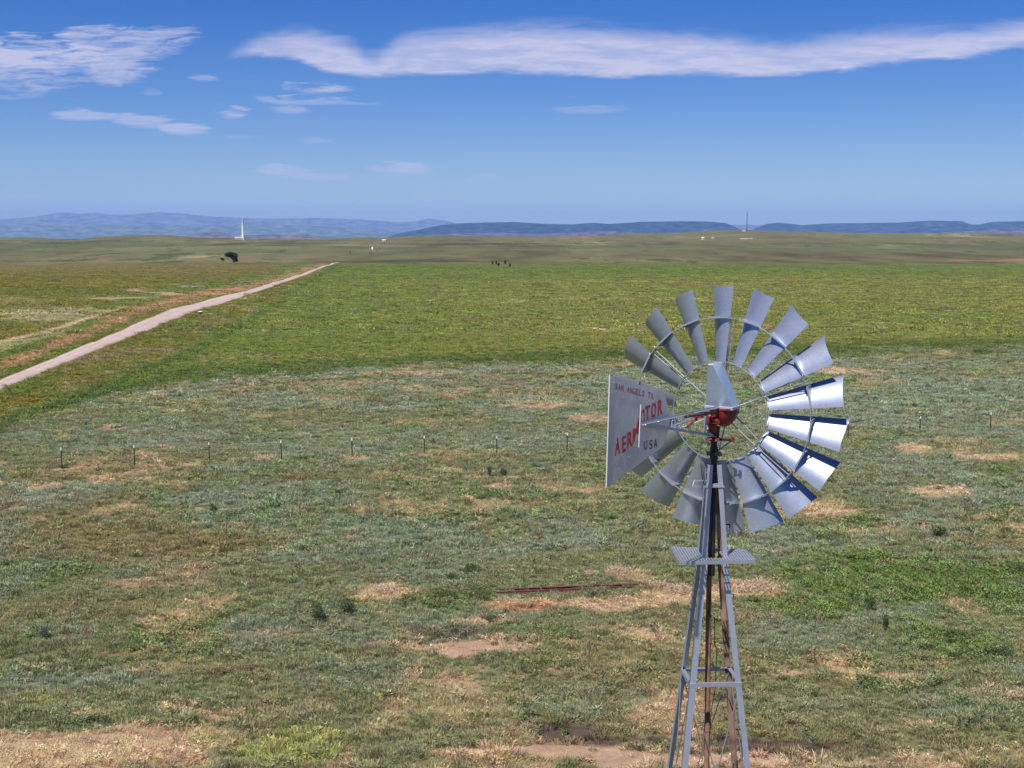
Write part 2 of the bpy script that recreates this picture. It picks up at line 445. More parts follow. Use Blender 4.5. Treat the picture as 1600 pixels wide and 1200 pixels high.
M_galv = galv("galvanised_sheet", rough=.42)
M_vane = galv("vane_sheet", col=(.62, .59, .60), rough=.42, dirt=.25, metal=.3)
M_hood = galv("hood_sheet", col=(.32, .40, .52), rough=.34, dirt=.1, metal=.4)
M_steel = galv("galvanised_angle", col=(.40, .43, .52), rough=.5, dirt=.3)
M_rod = galv("rod_steel", col=(.34, .34, .36), rough=.4, dirt=.4)
M_red = simple("red_paint", (.17, .013, .012), rough=.5, nscale=18, namp=.6, bump=.1)
M_rust = simple("rusty_pipe", (.19, .095, .055), rough=.85, nscale=9, namp=.55, bump=.3)
M_beam = simple("rusty_red_steel", (.13, .042, .034), rough=.85, nscale=3, namp=.5, bump=.4)
M_black = simple("greasy_black_iron", (.012, .010, .010), rough=.5, nscale=20, namp=.4)
M_brownbar = simple("weathered_dark_wood", (.10, .06, .05), rough=.7, nscale=20, namp=.3)
M_letter = simple("red_lettering", (.50, .03, .035), rough=.6, nscale=40, namp=.25)
M_letter2 = simple("faded_red_lettering", (.34, .08, .09), rough=.6, nscale=60, namp=.45)
M_letter3 = simple("maroon_lettering", (.15, .018, .03), rough=.6, nscale=60, namp=.35)
M_green_post = simple("green_post_paint", (.012, .02, .013), rough=.6, nscale=10, namp=.3)
M_white_paint = simple("white_paint", (.8, .8, .78), rough=.5, nscale=5, namp=.05)
M_wire = simple("fence_wire", (.16, .15, .14), rough=.5, metal=.7, nscale=5, namp=.1)
M_oldrust_leg = simple("rust_stained_leg", (.22, .14, .11), rough=.7, nscale=7, namp=.5)

def leafmat(name, attr_kind=None, col=None, trans=.35, var=.25, rough=.75):
    m = bpy.data.materials.new(name); m.use_nodes = True; nt = m.node_tree
    for n_ in list(nt.nodes): nt.nodes.remove(n_)
    out = nt.nodes.new("ShaderNodeOutputMaterial")
    geo = nt.nodes.new("ShaderNodeNewGeometry")
    if attr_kind == 'INSTANCER':
        a = nt.nodes.new("ShaderNodeAttribute"); a.attribute_type = 'INSTANCER'; a.attribute_name = "tcol"; src = a.outputs["Vector"]
    else:
        rgb = nt.nodes.new("ShaderNodeCombineXYZ")
        for i in range(3): rgb.inputs[i].default_value = float(col[i])
        src = rgb.outputs[0]
    mr = nt.nodes.new("ShaderNodeMapRange"); mr.inputs["To Min"].default_value = 1 - var; mr.inputs["To Max"].default_value = 1 + var
    nt.links.new(geo.outputs["Random Per Island"], mr.inputs["Value"])
    vm = nt.nodes.new("ShaderNodeVectorMath"); vm.operation = 'SCALE'
    nt.links.new(src, vm.inputs[0]); nt.links.new(mr.outputs[0], vm.inputs["Scale"])
    df = nt.nodes.new("ShaderNodeBsdfDiffuse"); tr = nt.nodes.new("ShaderNodeBsdfTranslucent")
    mx = nt.nodes.new("ShaderNodeMixShader"); mx.inputs[0].default_value = trans
    nt.links.new(vm.outputs[0], df.inputs["Color"]); nt.links.new(vm.outputs[0], tr.inputs["Color"])
    nt.links.new(df.outputs[0], mx.inputs[1]); nt.links.new(tr.outputs[0], mx.inputs[2])
    nt.links.new(mx.outputs[0], out.inputs["Surface"])
    return m

def ground_mat():
    m, nt, b = nmat("prairie_ground")
    at = nt.nodes.new("ShaderNodeAttribute"); at.attribute_name = "land"; at.attribute_type = 'GEOMETRY'
    geo = nt.nodes.new("ShaderNodeNewGeometry")
    def nz(scale, det=6, rough=.65, vec=None):
        n_ = nt.nodes.new("ShaderNodeTexNoise"); n_.inputs["Scale"].default_value = scale
        n_.inputs["Detail"].default_value = det; n_.inputs["Roughness"].default_value = rough
        nt.links.new(vec or geo.outputs["Position"], n_.inputs["Vector"]); return n_.outputs["Fac"]
    mp = nt.nodes.new("ShaderNodeMapping"); mp.vector_type = 'POINT'; mp.inputs["Scale"].default_value = (.02, .035, .02)
    nt.links.new(geo.outputs["Position"], mp.inputs["Vector"])
    a = nz(.7, 9, .75); c = nz(7, 5, .7); far = nz(1.0, 12, .7, mp.outputs[0])
    def rng_(v, lo, hi, tlo, thi):
        r_ = nt.nodes.new("ShaderNodeMapRange"); r_.inputs["From Min"].default_value = lo; r_.inputs["From Max"].default_value = hi
        r_.inputs["To Min"].default_value = tlo; r_.inputs["To Max"].default_value = thi; nt.links.new(v, r_.inputs["Value"]); return r_.outputs[0]
    def mul(p, q):
        t = nt.nodes.new("ShaderNodeMath"); t.operation = 'MULTIPLY'; nt.links.new(p, t.inputs[0]); nt.links.new(q, t.inputs[1]); return t.outputs[0]
    f = mul(mul(rng_(a, .32, .68, .70, 1.26), rng_(c, .3, .7, .8, 1.2)), rng_(far, .35, .65, .86, 1.14))
    vm = nt.nodes.new("ShaderNodeVectorMath"); vm.operation = 'SCALE'
    nt.links.new(at.outputs["Vector"], vm.inputs[0]); nt.links.new(f, vm.inputs["Scale"])
    nt.links.new(vm.outputs[0], b.inputs["Base Color"])
    b.inputs["Roughness"].default_value = .95; b.inputs["Specular IOR Level"].default_value = .1
    bp = nt.nodes.new("ShaderNodeBump"); bp.inputs["Strength"].default_value = .5; bp.inputs["Distance"].default_value = .12
    nt.links.new(c, bp.inputs["Height"]); nt.links.new(bp.outputs[0], b.inputs["Normal"])
    return m

# ------------------------------------------------------------------ ground sheet
def grid_mesh(name, X, Y, Z, mat, colors=None, closed=False, kind="structure", smooth=True):
    nr, nc = X.shape
    co = np.stack([X, Y, Z], -1).reshape(-1, 3).astype(np.float32)
    cols = nc if closed else nc - 1
    r_, c_ = np.meshgrid(np.arange(nr - 1), np.arange(cols), indexing='ij')
    c2 = (c_ + 1) % nc
    q = np.stack([r_ * nc + c_, r_ * nc + c2, (r_ + 1) * nc + c2, (r_ + 1) * nc + c_], -1).reshape(-1, 4)
    me = bpy.data.meshes.new(name)
    me.vertices.add(len(co)); me.vertices.foreach_set("co", co.ravel())
    me.loops.add(q.size); me.loops.foreach_set("vertex_index", q.ravel().astype(np.int32))
    me.polygons.add(len(q)); me.polygons.foreach_set("loop_start", (np.arange(len(q)) * 4).astype(np.int32))
    me.polygons.foreach_set("loop_total", np.full(len(q), 4, np.int32))
    if smooth: me.polygons.foreach_set("use_smooth", np.ones(len(q), bool))
    me.update(calc_edges=True)
    if colors is not None:
        a = me.attributes.new("land", 'FLOAT_VECTOR', 'POINT'); a.data.foreach_set("vector", colors.astype(np.float32).ravel())
    me.materials.append(mat)
    o = bpy.data.objects.new(name, me); COL.objects.link(o); o["kind"] = kind
    return o

th = np.concatenate([np.linspace(-180, -60, 40, endpoint=False), np.linspace(-60, -23, 90, endpoint=False),
                     np.linspace(-23, 23, 860, endpoint=False), np.linspace(23, 60, 90, endpoint=False), np.linspace(60, 180, 40, endpoint=False)])
th = np.radians(th)[::-1]
yp = np.arange(1000, 38, -1.9)
rad = np.concatenate([[.5, 6, 14, 22], HCAM * F / yp])
far_r = [rad[-1]]
while far_r[-1] < 5200: far_r.append(far_r[-1] * 1.011 + 1)
while far_r[-1] < 75000: far_r.append(far_r[-1] * 1.08)
rad = np.concatenate([rad, far_r[1:]])
RR, TT = np.meshgrid(rad, th, indexing='ij')
X = RR * np.sin(TT); Y = RR * np.cos(TT); Z = terrain(X, Y)
Cc, _, _, _, _, _ = land(X.ravel(), Y.ravel())
ground = grid_mesh("ground", X, Y, Z, ground_mat(), Cc, closed=True)

# ------------------------------------------------------------------ road
def road():
    m, nt, b = nmat("gravel_road")
    geo = nt.nodes.new("ShaderNodeNewGeometry")
    n1 = nt.nodes.new("ShaderNodeTexNoise"); n1.inputs["Scale"].default_value = .35; n1.inputs["Detail"].default_value = 10; n1.inputs["Roughness"].default_value = .7
    nt.links.new(geo.outputs["Position"], n1.inputs["Vector"])
    cr = nt.nodes.new("ShaderNodeValToRGB"); e = cr.color_ramp.elements
    c1 = alb(200, 176, 166); c2 = alb(228, 206, 200)
    e[0].position = .3; e[0].color = (*c1, 1); e[1].position = .7; e[1].color = (*c2, 1)
    nt.links.new(n1.outputs["Fac"], cr.inputs[0]); nt.links.new(cr.outputs[0], b.inputs["Base Color"])
    b.inputs["Roughness"].default_value = .95; b.inputs["Specular IOR Level"].default_value = .1
    T = [G(*p) for p in RD_T]; B = [G(*p) for p in RD_B]
    # carry on a little over the crest and back past the frame
    d0 = (T[0] - T[1]).normalized(); T.insert(0, T[0] + d0 * 60); B.insert(0, B[0] + d0 * 60)
    d1 = (T[-1] - T[-2]).normalized(); T.append(T[-1] + d1 * 90); B.append(B[-1] + d1 * 90)
    def res(P, n=420):
        P = np.array([[p.x, p.y] for p in P]); s = np.concatenate([[0], np.cumsum(np.linalg.norm(np.diff(P, axis=0), axis=1))])
        t = np.linspace(0, s[-1], n); Q = np.stack([np.interp(t, s, P[:, 0]), np.interp(t, s, P[:, 1])], -1)
        for _ in range(60): Q[1:-1] = Q[1:-1] * .5 + (Q[:-2] + Q[2:]) * .25
        return Q
    A = res(T); Bq = res(B); k = np.linspace(0, 1, 21)
    X = A[:, None, 0] * (1 - k) + Bq[:, None, 0] * k; Y = A[:, None, 1] * (1 - k) + Bq[:, None, 1] * k
    jit = fbm(X.ravel(), Y.ravel(), 3.5, octv=3, seed=55).reshape(X.shape) * .16
    X[:, 0] += jit[:, 0]; X[:, -1] += jit[:, -1]
    crown = .16 * (1 - (2 * k - 1) ** 2)
    Z = terrain(X, Y) + .05 + crown[None, :]
    Z[:, 0] -= .12; Z[:, -1] -= .12
    kk = np.tile(k[None, :], (X.shape[0], 1)); wv = .02 * fbm(X.ravel(), Y.ravel(), 25, octv=2, seed=58).reshape(X.shape)
    rut = np.exp(-((kk - .30 + wv) / .07) ** 2) + np.exp(-((kk - .68 + wv) / .07) ** 2)
    sp_ = fbm(X.ravel(), Y.ravel(), 2.2, octv=3, seed=57).reshape(X.shape)
    edge = sst(.10, 0, np.minimum(kk, 1 - kk) + .03 * sp_); mid = np.exp(-((kk - .49 + wv) / .06) ** 2) * np.clip(.5 + sp_, 0, 1)
    tone = (.93 + .10 * rut + .05 * sp_)[..., None] * np.array([1., 1., 1.])
    tone = tone * (1 - (.32 * edge + .14 * mid)[..., None]) + np.array([.40, .42, .30]) * (.32 * edge + .14 * mid)[..., None]
    at_ = nt.nodes.new("ShaderNodeAttribute"); at_.attribute_name = "land"
    vm = nt.nodes.new("ShaderNodeVectorMath"); vm.operation = 'MULTIPLY'
    nt.links.new(cr.outputs[0], vm.inputs[0]); nt.links.new(at_.outputs["Vector"], vm.inputs[1]); nt.links.new(vm.outputs[0], b.inputs["Base Color"])
    o = grid_mesh("road", X, Y, Z, m, tone.reshape(-1, 3))
    tag(o, kind="structure")
road()

# ------------------------------------------------------------------ mountains and mesas
def ridge(name, pts, dist, depth, col, seed, rgh=.10, mesa=False):
    """a range of real hills: crest line follows pts (photo pixels), with its own depth and slopes"""
    m, nt, b = nmat(name + "_rock")
    geo = nt.nodes.new("ShaderNodeNewGeometry")
    n1 = nt.nodes.new("ShaderNodeTexNoise"); n1.inputs["Scale"].default_value = 120 / dist; n1.inputs["Detail"].default_value = 8; n1.inputs["Roughness"].default_value = .65
    mp = nt.nodes.new("ShaderNodeMapping"); mp.inputs["Scale"].default_value = (1, 1, 5)
    nt.links.new(geo.outputs["Position"], mp.inputs["Vector"]); nt.links.new(mp.outputs[0], n1.inputs["Vector"])
    cr = nt.nodes.new("ShaderNodeValToRGB"); e = cr.color_ramp.elements
    e[0].position = .38; e[0].color = (*[c * .55 for c in col], 1); e[1].position = .66; e[1].color = (*[min(1, c * 1.5 + .02) for c in col], 1)
    k = e.new(.76); k.color = (.30, .26, .22, 1)
    nt.links.new(n1.outputs["Fac"], cr.inputs[0]); nt.links.new(cr.outputs[0], b.inputs["Base Color"])
    b.inputs["Roughness"].default_value = 1; b.inputs["Specular IOR Level"].default_value = 0
    xs = np.array([p[0] for p in pts], float); ys = np.array([p[1] for p in pts], float)
    pu = np.arange(xs[0], xs[-1] + 1, 1.6)
    top = HCAM + (372 - np.interp(pu, xs, ys)) * dist / F
    t = np.linspace(-1, 1, 41)
    U, T = np.meshgrid(pu, t, indexing='xy')
    X = (U - 800) / F * (dist + T * depth); Y = dist + T * depth
    if mesa: prof = 1 - sst(.0, .34, np.maximum(-T, 0)) * .45 - sst(.3, 1, -T) * .55; prof = np.where(T > 0, 1 - sst(0, 1, T) , prof)
    else: prof = 1 - sst(0, 1, np.abs(T)) 
    n = fbm(X, Y, depth * .5, depth * .9, octv=5, seed=seed, rough=.6)
    base = -45
    H = (top[None, :] - base)
    Z = base + H * prof * (1 + rgh * 6 * n * sst(0.0, .25, np.abs(T)) ) + H * rgh * .25 * fbm(X, Y, dist * .012, octv=3, seed=seed + 1) * sst(1.02, .9, np.abs(T))
    Z = np.minimum(Z, HCAM + (top[None, :] - HCAM) * Y / dist + 1)
    o = grid_mesh(name, X, Y, Z, m)
    return o

ridge("mountains", [(-500,350),(-300,340),(-100,344),(0,343),(50,340),(85,335),(110,332),(130,335),(155,332),(175,336),(215,335),(250,332),(275,333),(320,337),(380,341),(430,342),(500,341),(560,343),(620,347),(650,346),(670,342),(692,344),(715,349),(800,353),(900,356),(1060,358),(1120,352),(1170,351),(1230,354),(1350,356),(1500,352),(1600,352),(1900,350),(2100,356)], 55000, 4500, (.10, .12, .09), 61, .05)
ridge("foothills", [(-500,362),(-200,352),(0,353),(60,352),(150,354),(240,351),(300,352),(400,351),(480,353),(540,356),(600,361),(660,366),(700,374)], 38000, 2700, (.08, .11, .07), 63, .06)
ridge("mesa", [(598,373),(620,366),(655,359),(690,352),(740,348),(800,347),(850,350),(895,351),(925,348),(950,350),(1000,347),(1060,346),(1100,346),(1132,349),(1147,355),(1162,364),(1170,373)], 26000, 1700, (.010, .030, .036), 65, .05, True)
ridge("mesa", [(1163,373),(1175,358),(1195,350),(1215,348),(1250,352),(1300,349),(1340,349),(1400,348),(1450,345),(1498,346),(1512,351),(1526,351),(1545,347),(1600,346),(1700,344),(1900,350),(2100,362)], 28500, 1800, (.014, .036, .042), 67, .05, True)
ridge("mesa_bench", [(596,374),(650,369),(700,366),(760,363),(840,366),(900,363),(955,361),(1000,364),(1060,364),(1110,367),(1150,369),(1200,369),(1290,365),(1370,367),(1460,364),(1540,360),(1600,357),(1700,356),(1900,364),(2050,372)], 21500, 900, (.075, .062, .070), 71, .10)
ridge("bluffs", [(285,373),(296,367),(325,363),(352,363),(362,368),(374,372),(384,367),(430,367),(480,366),(505,370),(540,373)], 18000, 700, (.09, .075, .07), 69, .08, True)

# ------------------------------------------------------------------ windpump
TAIL = R(31)                                   # heading of the tail, from -Y towards -X
a_ = Vector((-math.sin(TAIL), -math.cos(TAIL), 0))
e_ = Vector((math.cos(TAIL), -math.sin(TAIL), 0))
z_ = Vector((0, 0, 1))
MAST = Vector((1.958, 13.51, 0))
ZH = 12.315
root = empty("windmill", (MAST.x, MAST.y, 0))
tag(root, "galvanised farm windmill with many curved blades and a lettered tail on a four-legged lattice tower", "windmill")
# everything below is written relative to the foot of the mast
def hd(a, e, z): return a_ * a + e_ * e + z_ * (ZH + z)
def plane_pt(px, py, off=0.0):
    """point on the upright plane through the mast and the tail, local coordinates"""
    r = ray(px, py); o = Vector((0, 0, HCAM)) - MAST - e_ * off
    t = -(o.dot(e_)) / r.dot(e_)
    return o + r * t + e_ * off

# rotor -----------------------------------------------------------
WA = -.27; WC = Vector((0, 0, 0))
BETA = R(33)
def wheel(r, ang, ax):
    """point of the wheel: radius, angle (deg, seen from the tail, 0 = right, 90 = up), axial offset to the tail"""
    t = R(ang)
    return a_ * (WA + ax) + e_ * (r * math.cos(t) - .022) + z_ * (ZH + r * math.sin(t))
def cone(r): return .045 - .09 * (r - .49) / .73
def tcw(ang):
    t = R(ang); return e_ * math.sin(t) - z_ * math.cos(t)
def chord(r): return .158 + (.352 - .158) * (r - .49) / .73
def sag(r): return .020 + .026 * (r - .49) / .73
def blade_pt(r, ang, s):
    c = chord(r) / 2; T = tcw(ang)
    n = a_ * math.cos(BETA) - T * math.sin(BETA)
    return wheel(r, ang, cone(r)) + (T * math.cos(BETA) + a_ * math.sin(BETA)) * (c * s) + n * (sag(r) * (1 - s * s) - sag(r) * .35)
def ringax(r): return cone(r) + math.sin(BETA) * chord(r) / 2 + .012

rm = MB()
for rr, wd_, tk_ in ((.489, .012, .006), (.917, .015, .007)):
    N = 96; ax = ringax(rr); vs = []
    for i in range(N):
        an = 360 * i / N
        for (dr, da) in ((-tk_ / 2, -wd_ / 2), (tk_ / 2, -wd_ / 2), (tk_ / 2, wd_ / 2), (-tk_ / 2, wd_ / 2)):
            vs.append(wheel(rr + dr, an, ax + da - .008))
    fs = [(i * 4 + j, ((i + 1) % N) * 4 + j, ((i + 1) % N) * 4 + (j + 1) % 4, i * 4 + (j + 1) % 4) for i in range(N) for j in range(4)]
    rm.add(vs, fs)
rotor = rm.build("rotor", M_steel, root)
hb = MB()
hb.tube(hd(WA + .10, 0, 0), hd(WA - .12, 0, 0), .055, n=16)
hb.tube(hd(WA + .08, 0, 0), hd(WA + .055, 0, 0), .07, n=18)
hb.tube(hd(WA - .09, 0, 0), hd(WA - .115, 0, 0), .10, n=18)
hb.build("hub", M_red, rotor, smooth=True)
for k in range(18):
    ang = 92.5 - 20 * k
    NR, NS = 9, 10
    b_ = MB(); vs = []
    ja = random.uniform(-.35, .35)
    for side in (0, 1):
        for i in range(NR + 1):
            r = .49 + .73 * i / NR
            for j in range(NS + 1):
                s = -1 + 2 * j / NS
                p = blade_pt(r, ang + ja, s)
                if side: p = p - a_ * .0016
                vs.append(p)
    n1 = (NR + 1) * (NS + 1)
    idx = lambda sd, i, j: sd * n1 + i * (NS + 1) + j
    fs = []
    for i in range(NR):
        for j in range(NS):
            fs.append((idx(0, i, j), idx(0, i + 1, j), idx(0, i + 1, j + 1), idx(0, i, j + 1)))
            fs.append((idx(1, i, j), idx(1, i, j + 1), idx(1, i + 1, j + 1), idx(1, i + 1, j)))
    for i in range(NR):
        fs.append((idx(0, i, 0), idx(1, i, 0), idx(1, i + 1, 0), idx(0, i + 1, 0)))
        fs.append((idx(0, i, NS), idx(0, i + 1, NS), idx(1, i + 1, NS), idx(1, i, NS)))
    for j in range(NS):
        fs.append((idx(0, 0, j), idx(0, 0, j + 1), idx(1, 0, j + 1), idx(1, 0, j)))
        fs.append((idx(0, NR, j), idx(1, NR, j), idx(1, NR, j + 1), idx(0, NR, j + 1)))
    b_.add(vs, fs)
    b_.build("blade", M_galv, rotor, smooth=True)
    # rib at the outer ring, lug at the inner ring
    for rr, s0, s1 in ((.917, -.97, .97), (.50, -.75, .75)):
        rb_ = MB()
        n = 10; up = []; dn = []
        for i in range(n + 1):
            s = s0 + (s1 - s0) * i / n
            p = blade_pt(rr, ang, s) + a_ * .001
            ax = p.dot(a_) - WA
            lift = max(.012, (ringax(rr) - ax)) if rr > .6 else .014
            lift = lift if s > -.9 else .014
            up.append(p + a_ * lift); dn.append(p)
        rad_ = (wheel(1, ang, 0) - wheel(0, ang, 0))
        vs = [q + rad_ * o for o in (-.0015, .0015) for q in dn + up]
        m_ = n + 1; fs = []
        for o in (0, 2 * m_):
            for i in range(n): fs.append((o + i, o + i + 1, o + m_ + i + 1, o + m_ + i))
        for i in range(n): fs.append((m_ + i, m_ + i + 1, 3 * m_ + i + 1, 3 * m_ + i))
        rb_.add(vs, fs)
        # turned-over lip, catches the light
        for i in range(n):
            rb_.bar(up[i], up[i + 1], .016 if rr > .6 else .010, .003, up=a_)
        rb_.build("blade_bracket" if rr > .6 else "blade_clip", M_steel, rotor)
for k in range(6):
    ang = 82.5 - 60 * k
    m_ = MB()
    T = tcw(ang)
    for sgn in (-1, 1):
        p0 = wheel(.06, ang, .07 if sgn > 0 else -.10) + T * (.012 * sgn)
        p1 = wheel(.489, ang, (ringax(.489) + .0) * (.9 if sgn > 0 else .35)) + T * (.020 * sgn)
        p2 = wheel(.925, ang, ringax(.917) - .01) + T * (.022 * sgn)
        m_.tube(p0, p1, .0062, n=8); m_.tube(p1, p2, .0062, n=8)
    m_.bar(wheel(.917, ang, ringax(.917)) - T * .05, wheel(.917, ang, ringax(.917)) + T * .05, .012, .03, up=a_)
    m_.bar(wheel(.489, ang, ringax(.489)) - T * .03, wheel(.489, ang, ringax(.489)) + T * .03, .01, .026, up=a_)
    for q in (-.045, .045): m_.tube(wheel(.917, ang, ringax(.917)) + T * q, wheel(.935, ang, ringax(.917)) + T * q, .006, n=6)
    m_.build("wheel_arm", M_rod, rotor)

# hood ------------------------------------------------------------
def loft(mb, rings, cap=True):
    n = len(rings[0]); vs = [p for r_ in rings for p in r_]; fs = []
    for i in range(len(rings) - 1):
        for j in range(n): fs.append((i * n + j, i * n + (j + 1) % n, (i + 1) * n + (j + 1) % n, (i + 1) * n + j))
    if cap: fs += [tuple(range(n)), tuple((len(rings) - 1) * n + j for j in range(n - 1, -1, -1))]
    mb.add(vs, fs)
def oct_ring(ac, ec, la, we, z, cf=.35, cb=.05):
    """outline of the hood at one height: la half length along the tail axis, we half width; wheel end rounded"""
    pts = [(la, -we), (la, we)]
    for t in range(0, 7):
        th_ = t / 6 * math.pi / 2
        pts.append((-la + la * cf * 2 * (1 - math.sin(th_)), we * (1 - cf * 1.5 * (1 - math.cos(th_)))))
    for t in range(6, -1, -1):
        th_ = t / 6 * math.pi / 2
        pts.append((-la + la * cf * 2 * (1 - math.sin(th_)), -we * (1 - cf * 1.5 * (1 - math.cos(th_)))))
    return [hd(ac + p, ec + q, z) for p, q in pts]
h_ = MB()
zb, zt = .05, .488
loft(h_, [oct_ring(-.16, .03, .135, .146, zb - .014), oct_ring(-.16, .03, .135, .146, zb + .012), oct_ring(-.158, .03, .130, .138, zb + .018),
          oct_ring(-.04, -.01, .135, .026, zt - .012), oct_ring(-.042, -.01, .125, .018, zt)])
hood = h_.build("hood", M_hood, root, smooth=False)
st_ = MB(); st_.box((0, 0, 0), (.035, .004, .028), Matrix((e_, a_, z_)).transposed()); 
for i, v in enumerate(st_.v): st_.v[i] = tuple(Vector(v) + hd(.0, .075, .25))
st_.build("sticker", M_white_paint, hood)

# gearbox -----------------------------------------------------------
g_ = MB()
rings = []
for t in range(7):
    q = t / 6; s = math.sqrt(max(.02, 1 - (q * .97) ** 2)); z = zb - .014 - q * .175
    rings.append([hd(-.15 + .165 * s * math.cos(v), .035 + .135 * s * math.sin(v), z) for v in np.linspace(0, 2 * math.pi, 20, endpoint=False)])
loft(g_, rings)
rim = []
for z in (zb - .016, zb - .002):
    rim.append([hd(-.15 + .165 * math.copysign(abs(math.cos(v)) ** .6, math.cos(v)), .03 + .142 * math.copysign(abs(math.sin(v)) ** .6, math.sin(v)), z) for v in np.linspace(0, 2 * math.pi, 28, endpoint=False)])
loft(g_, rim)
g_.tube(hd(-.02, 0, -.06), hd(.16, 0, -.055), .038, .03, n=12)
g_.tube(hd(.13, 0, -.055), hd(.15, 0, -.055), .045, n=12)
g_.tube(hd(.04, -.10, -.02), hd(.15, -.14, -.03), .018, n=8)
g_.tube(hd(.12, -.13, -.05), hd(.19, -.20, -.115), .013, n=8)
g_.box(hd(.12, -.08, -.005), (.08, .08, .05), Matrix.Rotation(-TAIL, 3, 'Z'))
g_.tube(hd(.05, 0, -.10), hd(.05, 0, -.18), .045, .038, n=14)
g_.tube(hd(.09, .06, -.06), hd(.13, .09, -.07), .022, n=10)
g_.tube(hd(-.05, .02, -.13), hd(-.02, .02, -.26), .02, n=8)
gb = g_.build("gearbox", M_red, root, smooth=True)
c_ = MB()
# collar and lever of the turntable, red rusty
c_.tube(hd(.0, 0, -.262), hd(0, 0, -.238), .085, .07, n=18)
c_.tube(hd(.02, .20, -.262), hd(.02, .20, -.215), .016, n=8)
c_.build("turntable", M_red, root, smooth=True)
c_ = MB(); c_.bar(hd(.0, -.02, -.25), hd(.015, .17, -.247), .035, .018); c_.build("brake_lever", M_black, root)
k_ = MB()
k_.tube(hd(.02, .19, -.25), hd(0, .03, -.37), .006, n=6)
k_.build("stay_rod", M_black, root)

# mast --------------------------------------------------------------
m_ = MB()
m_.tube(hd(0, 0, -.16), hd(0, 0, -1.0), .031, n=16)
m_.tube(hd(0, 0, -.33), hd(0, 0, -.45), .040, n=16)
m_.tube(hd(0, 0, -.405), hd(0, 0, -.375), .066, n=16)
m_.box(hd(.0, -.06, -.395), (.03, .05, .035)); m_.box(hd(.0, .065, -.395), (.03, .05, .035))
m_.tube(hd(0, 0, -.60), hd(0, 0, -.57), .048, n=16)
m_.tube(hd(0, 0, -1.0), hd(0, 0, -1.60), .026, n=14)
m_.build("mast", M_black, root, smooth=True)

# furling wire and clip
k_ = MB()
arc = []
for t in range(10):
    q = t / 9
    arc.append(hd(.05 + .02 * math.sin(q * 3), -.115 + .075 * q, -.50 - .15 * math.sin(q * math.pi * .55) - .1 * q))
k_.path(arc, .0045, n=6)
k_.path([hd(.06, -.10, -.49), hd(.07, -.075, -.60), hd(.07, -.05, -.70), hd(.08, -.035, -.8)], .003, n=6)
k_.build("furling_wire", M_black, root)
k_ = MB()
k_.tube(hd(.06, -.05, -.575), hd(.06, -.015, -.57), .006, n=6)
k_.tube(hd(.05, -.03, -.54), hd(.05, -.03, -.62), .011, n=8)
k_.build("wire_clip", M_rod, root)

# tail --------------------------------------------------------------
# sheet outline (photo pixels on the tail plane), behind the bars
VO = [(952.6, 586.2), (1038.3, 613.6), (1043.2, 636), (1046.5, 655), (1043, 676), (1035.5, 698), (947.2, 762.3)]
VP = [plane_pt(x, y, -.02) for x, y in VO]
v_ = MB()
n_ = len(VP)
vs = [p + e_ * .0012 for p in VP] + [p - e_ * .0012 for p in VP]
fs = [tuple(range(n_)), tuple(range(2 * n_ - 1, n_ - 1, -1))] + [(i, i + n_, (i + 1) % n_ + n_, (i + 1) % n_) for i in range(n_)]
v_.add(vs, fs)
# rolled edge along the back
v_.tube(VP[0], VP[-1], .006, n=8)
vane = v_.build("tail_vane", M_vane, root)
for (zx, zy) in ((118, 115), (268, 848), (172, 960), (88, 1060), (150, 700), (300, 270)):
    p = plane_pt(940 + zx / 6.317, 580 + zy / 6.317, -.017)
    k_ = MB(); k_.tube(p - e_ * .003, p + e_ * .003, .0042, n=8); k_.build("rivet", M_steel, vane)

def letters(name, mat, items, off=-.0165, weight=.02):
    """items: (char, pixel box: left, right, bottom at left, bottom at right, height)"""
    vs_all = []; fs_all = []
    for ch, l, r, bl, br, hgt in items:
        cu = bpy.data.curves.new("glyph", 'FONT'); cu.body = ch; cu.size = 1; cu.offset = weight; cu.fill_mode = 'FRONT'
        to = bpy.data.objects.new("glyph", cu); COL.objects.link(to)
        dg = bpy.context.evaluated_depsgraph_get()
        me = bpy.data.meshes.new_from_object(to.evaluated_get(dg))
        bpy.data.objects.remove(to); bpy.data.curves.remove(cu)
        co = np.array([v.co[:] for v in me.vertices]); mn = co.min(0); mxx = co.max(0)
        if len(co) == 0: continue
        cvt = lambda zx, zy: plane_pt(940 + zx / 6.317, 580 + zy / 6.317, off)
        O = cvt(l, bl); U = cvt(r, br) - O; W = cvt(l, bl - hgt) - O
        # keep uprights upright
        n0 = len(vs_all)
        for c in co:
            s = (c[0] - mn[0]) / (mxx[0] - mn[0]); t = (c[1] - mn[1]) / (mxx[1] - mn[1])
            vs_all.append(O + U * float(s) + W * float(t))
        for p in me.polygons: fs_all.append([n0 + i for i in p.vertices])
        bpy.data.meshes.remove(me)
    # give the paint film a real thickness
    m0 = MB(); n0 = len(vs_all)
    m0.add([p + e_ * .0012 for p in vs_all], fs_all)
    o = m0.build(name, mat, vane)
    so = o.modifiers.new("thickness", 'SOLIDIFY'); so.thickness = .001; so.offset = 0
    return o
letters("lettering", M_letter, [
    ('A', 132, 181, 838, 812, 168), ('E', 204, 240, 812, 786, 160), ('R', 254, 304, 768, 738, 158), ('M', 309, 374, 730, 598, 148),
    ('O', 384, 430, 548, 512, 150), ('T', 432, 478, 492, 470, 140), ('O', 492, 538, 468, 450, 148), ('R', 557, 600, 442, 424, 152)], weight=.022)
san = "SAN ANGELO TX"
it = []
for i, ch in enumerate(san):
    if ch == ' ': continue
    x0 = 136 + i * 29.4; y0 = 180 + (x0 - 136) * .262
    it.append((ch, x0, x0 + 20, y0, y0 + 5, 62))
letters("town_lettering", M_letter2, it, weight=.008)
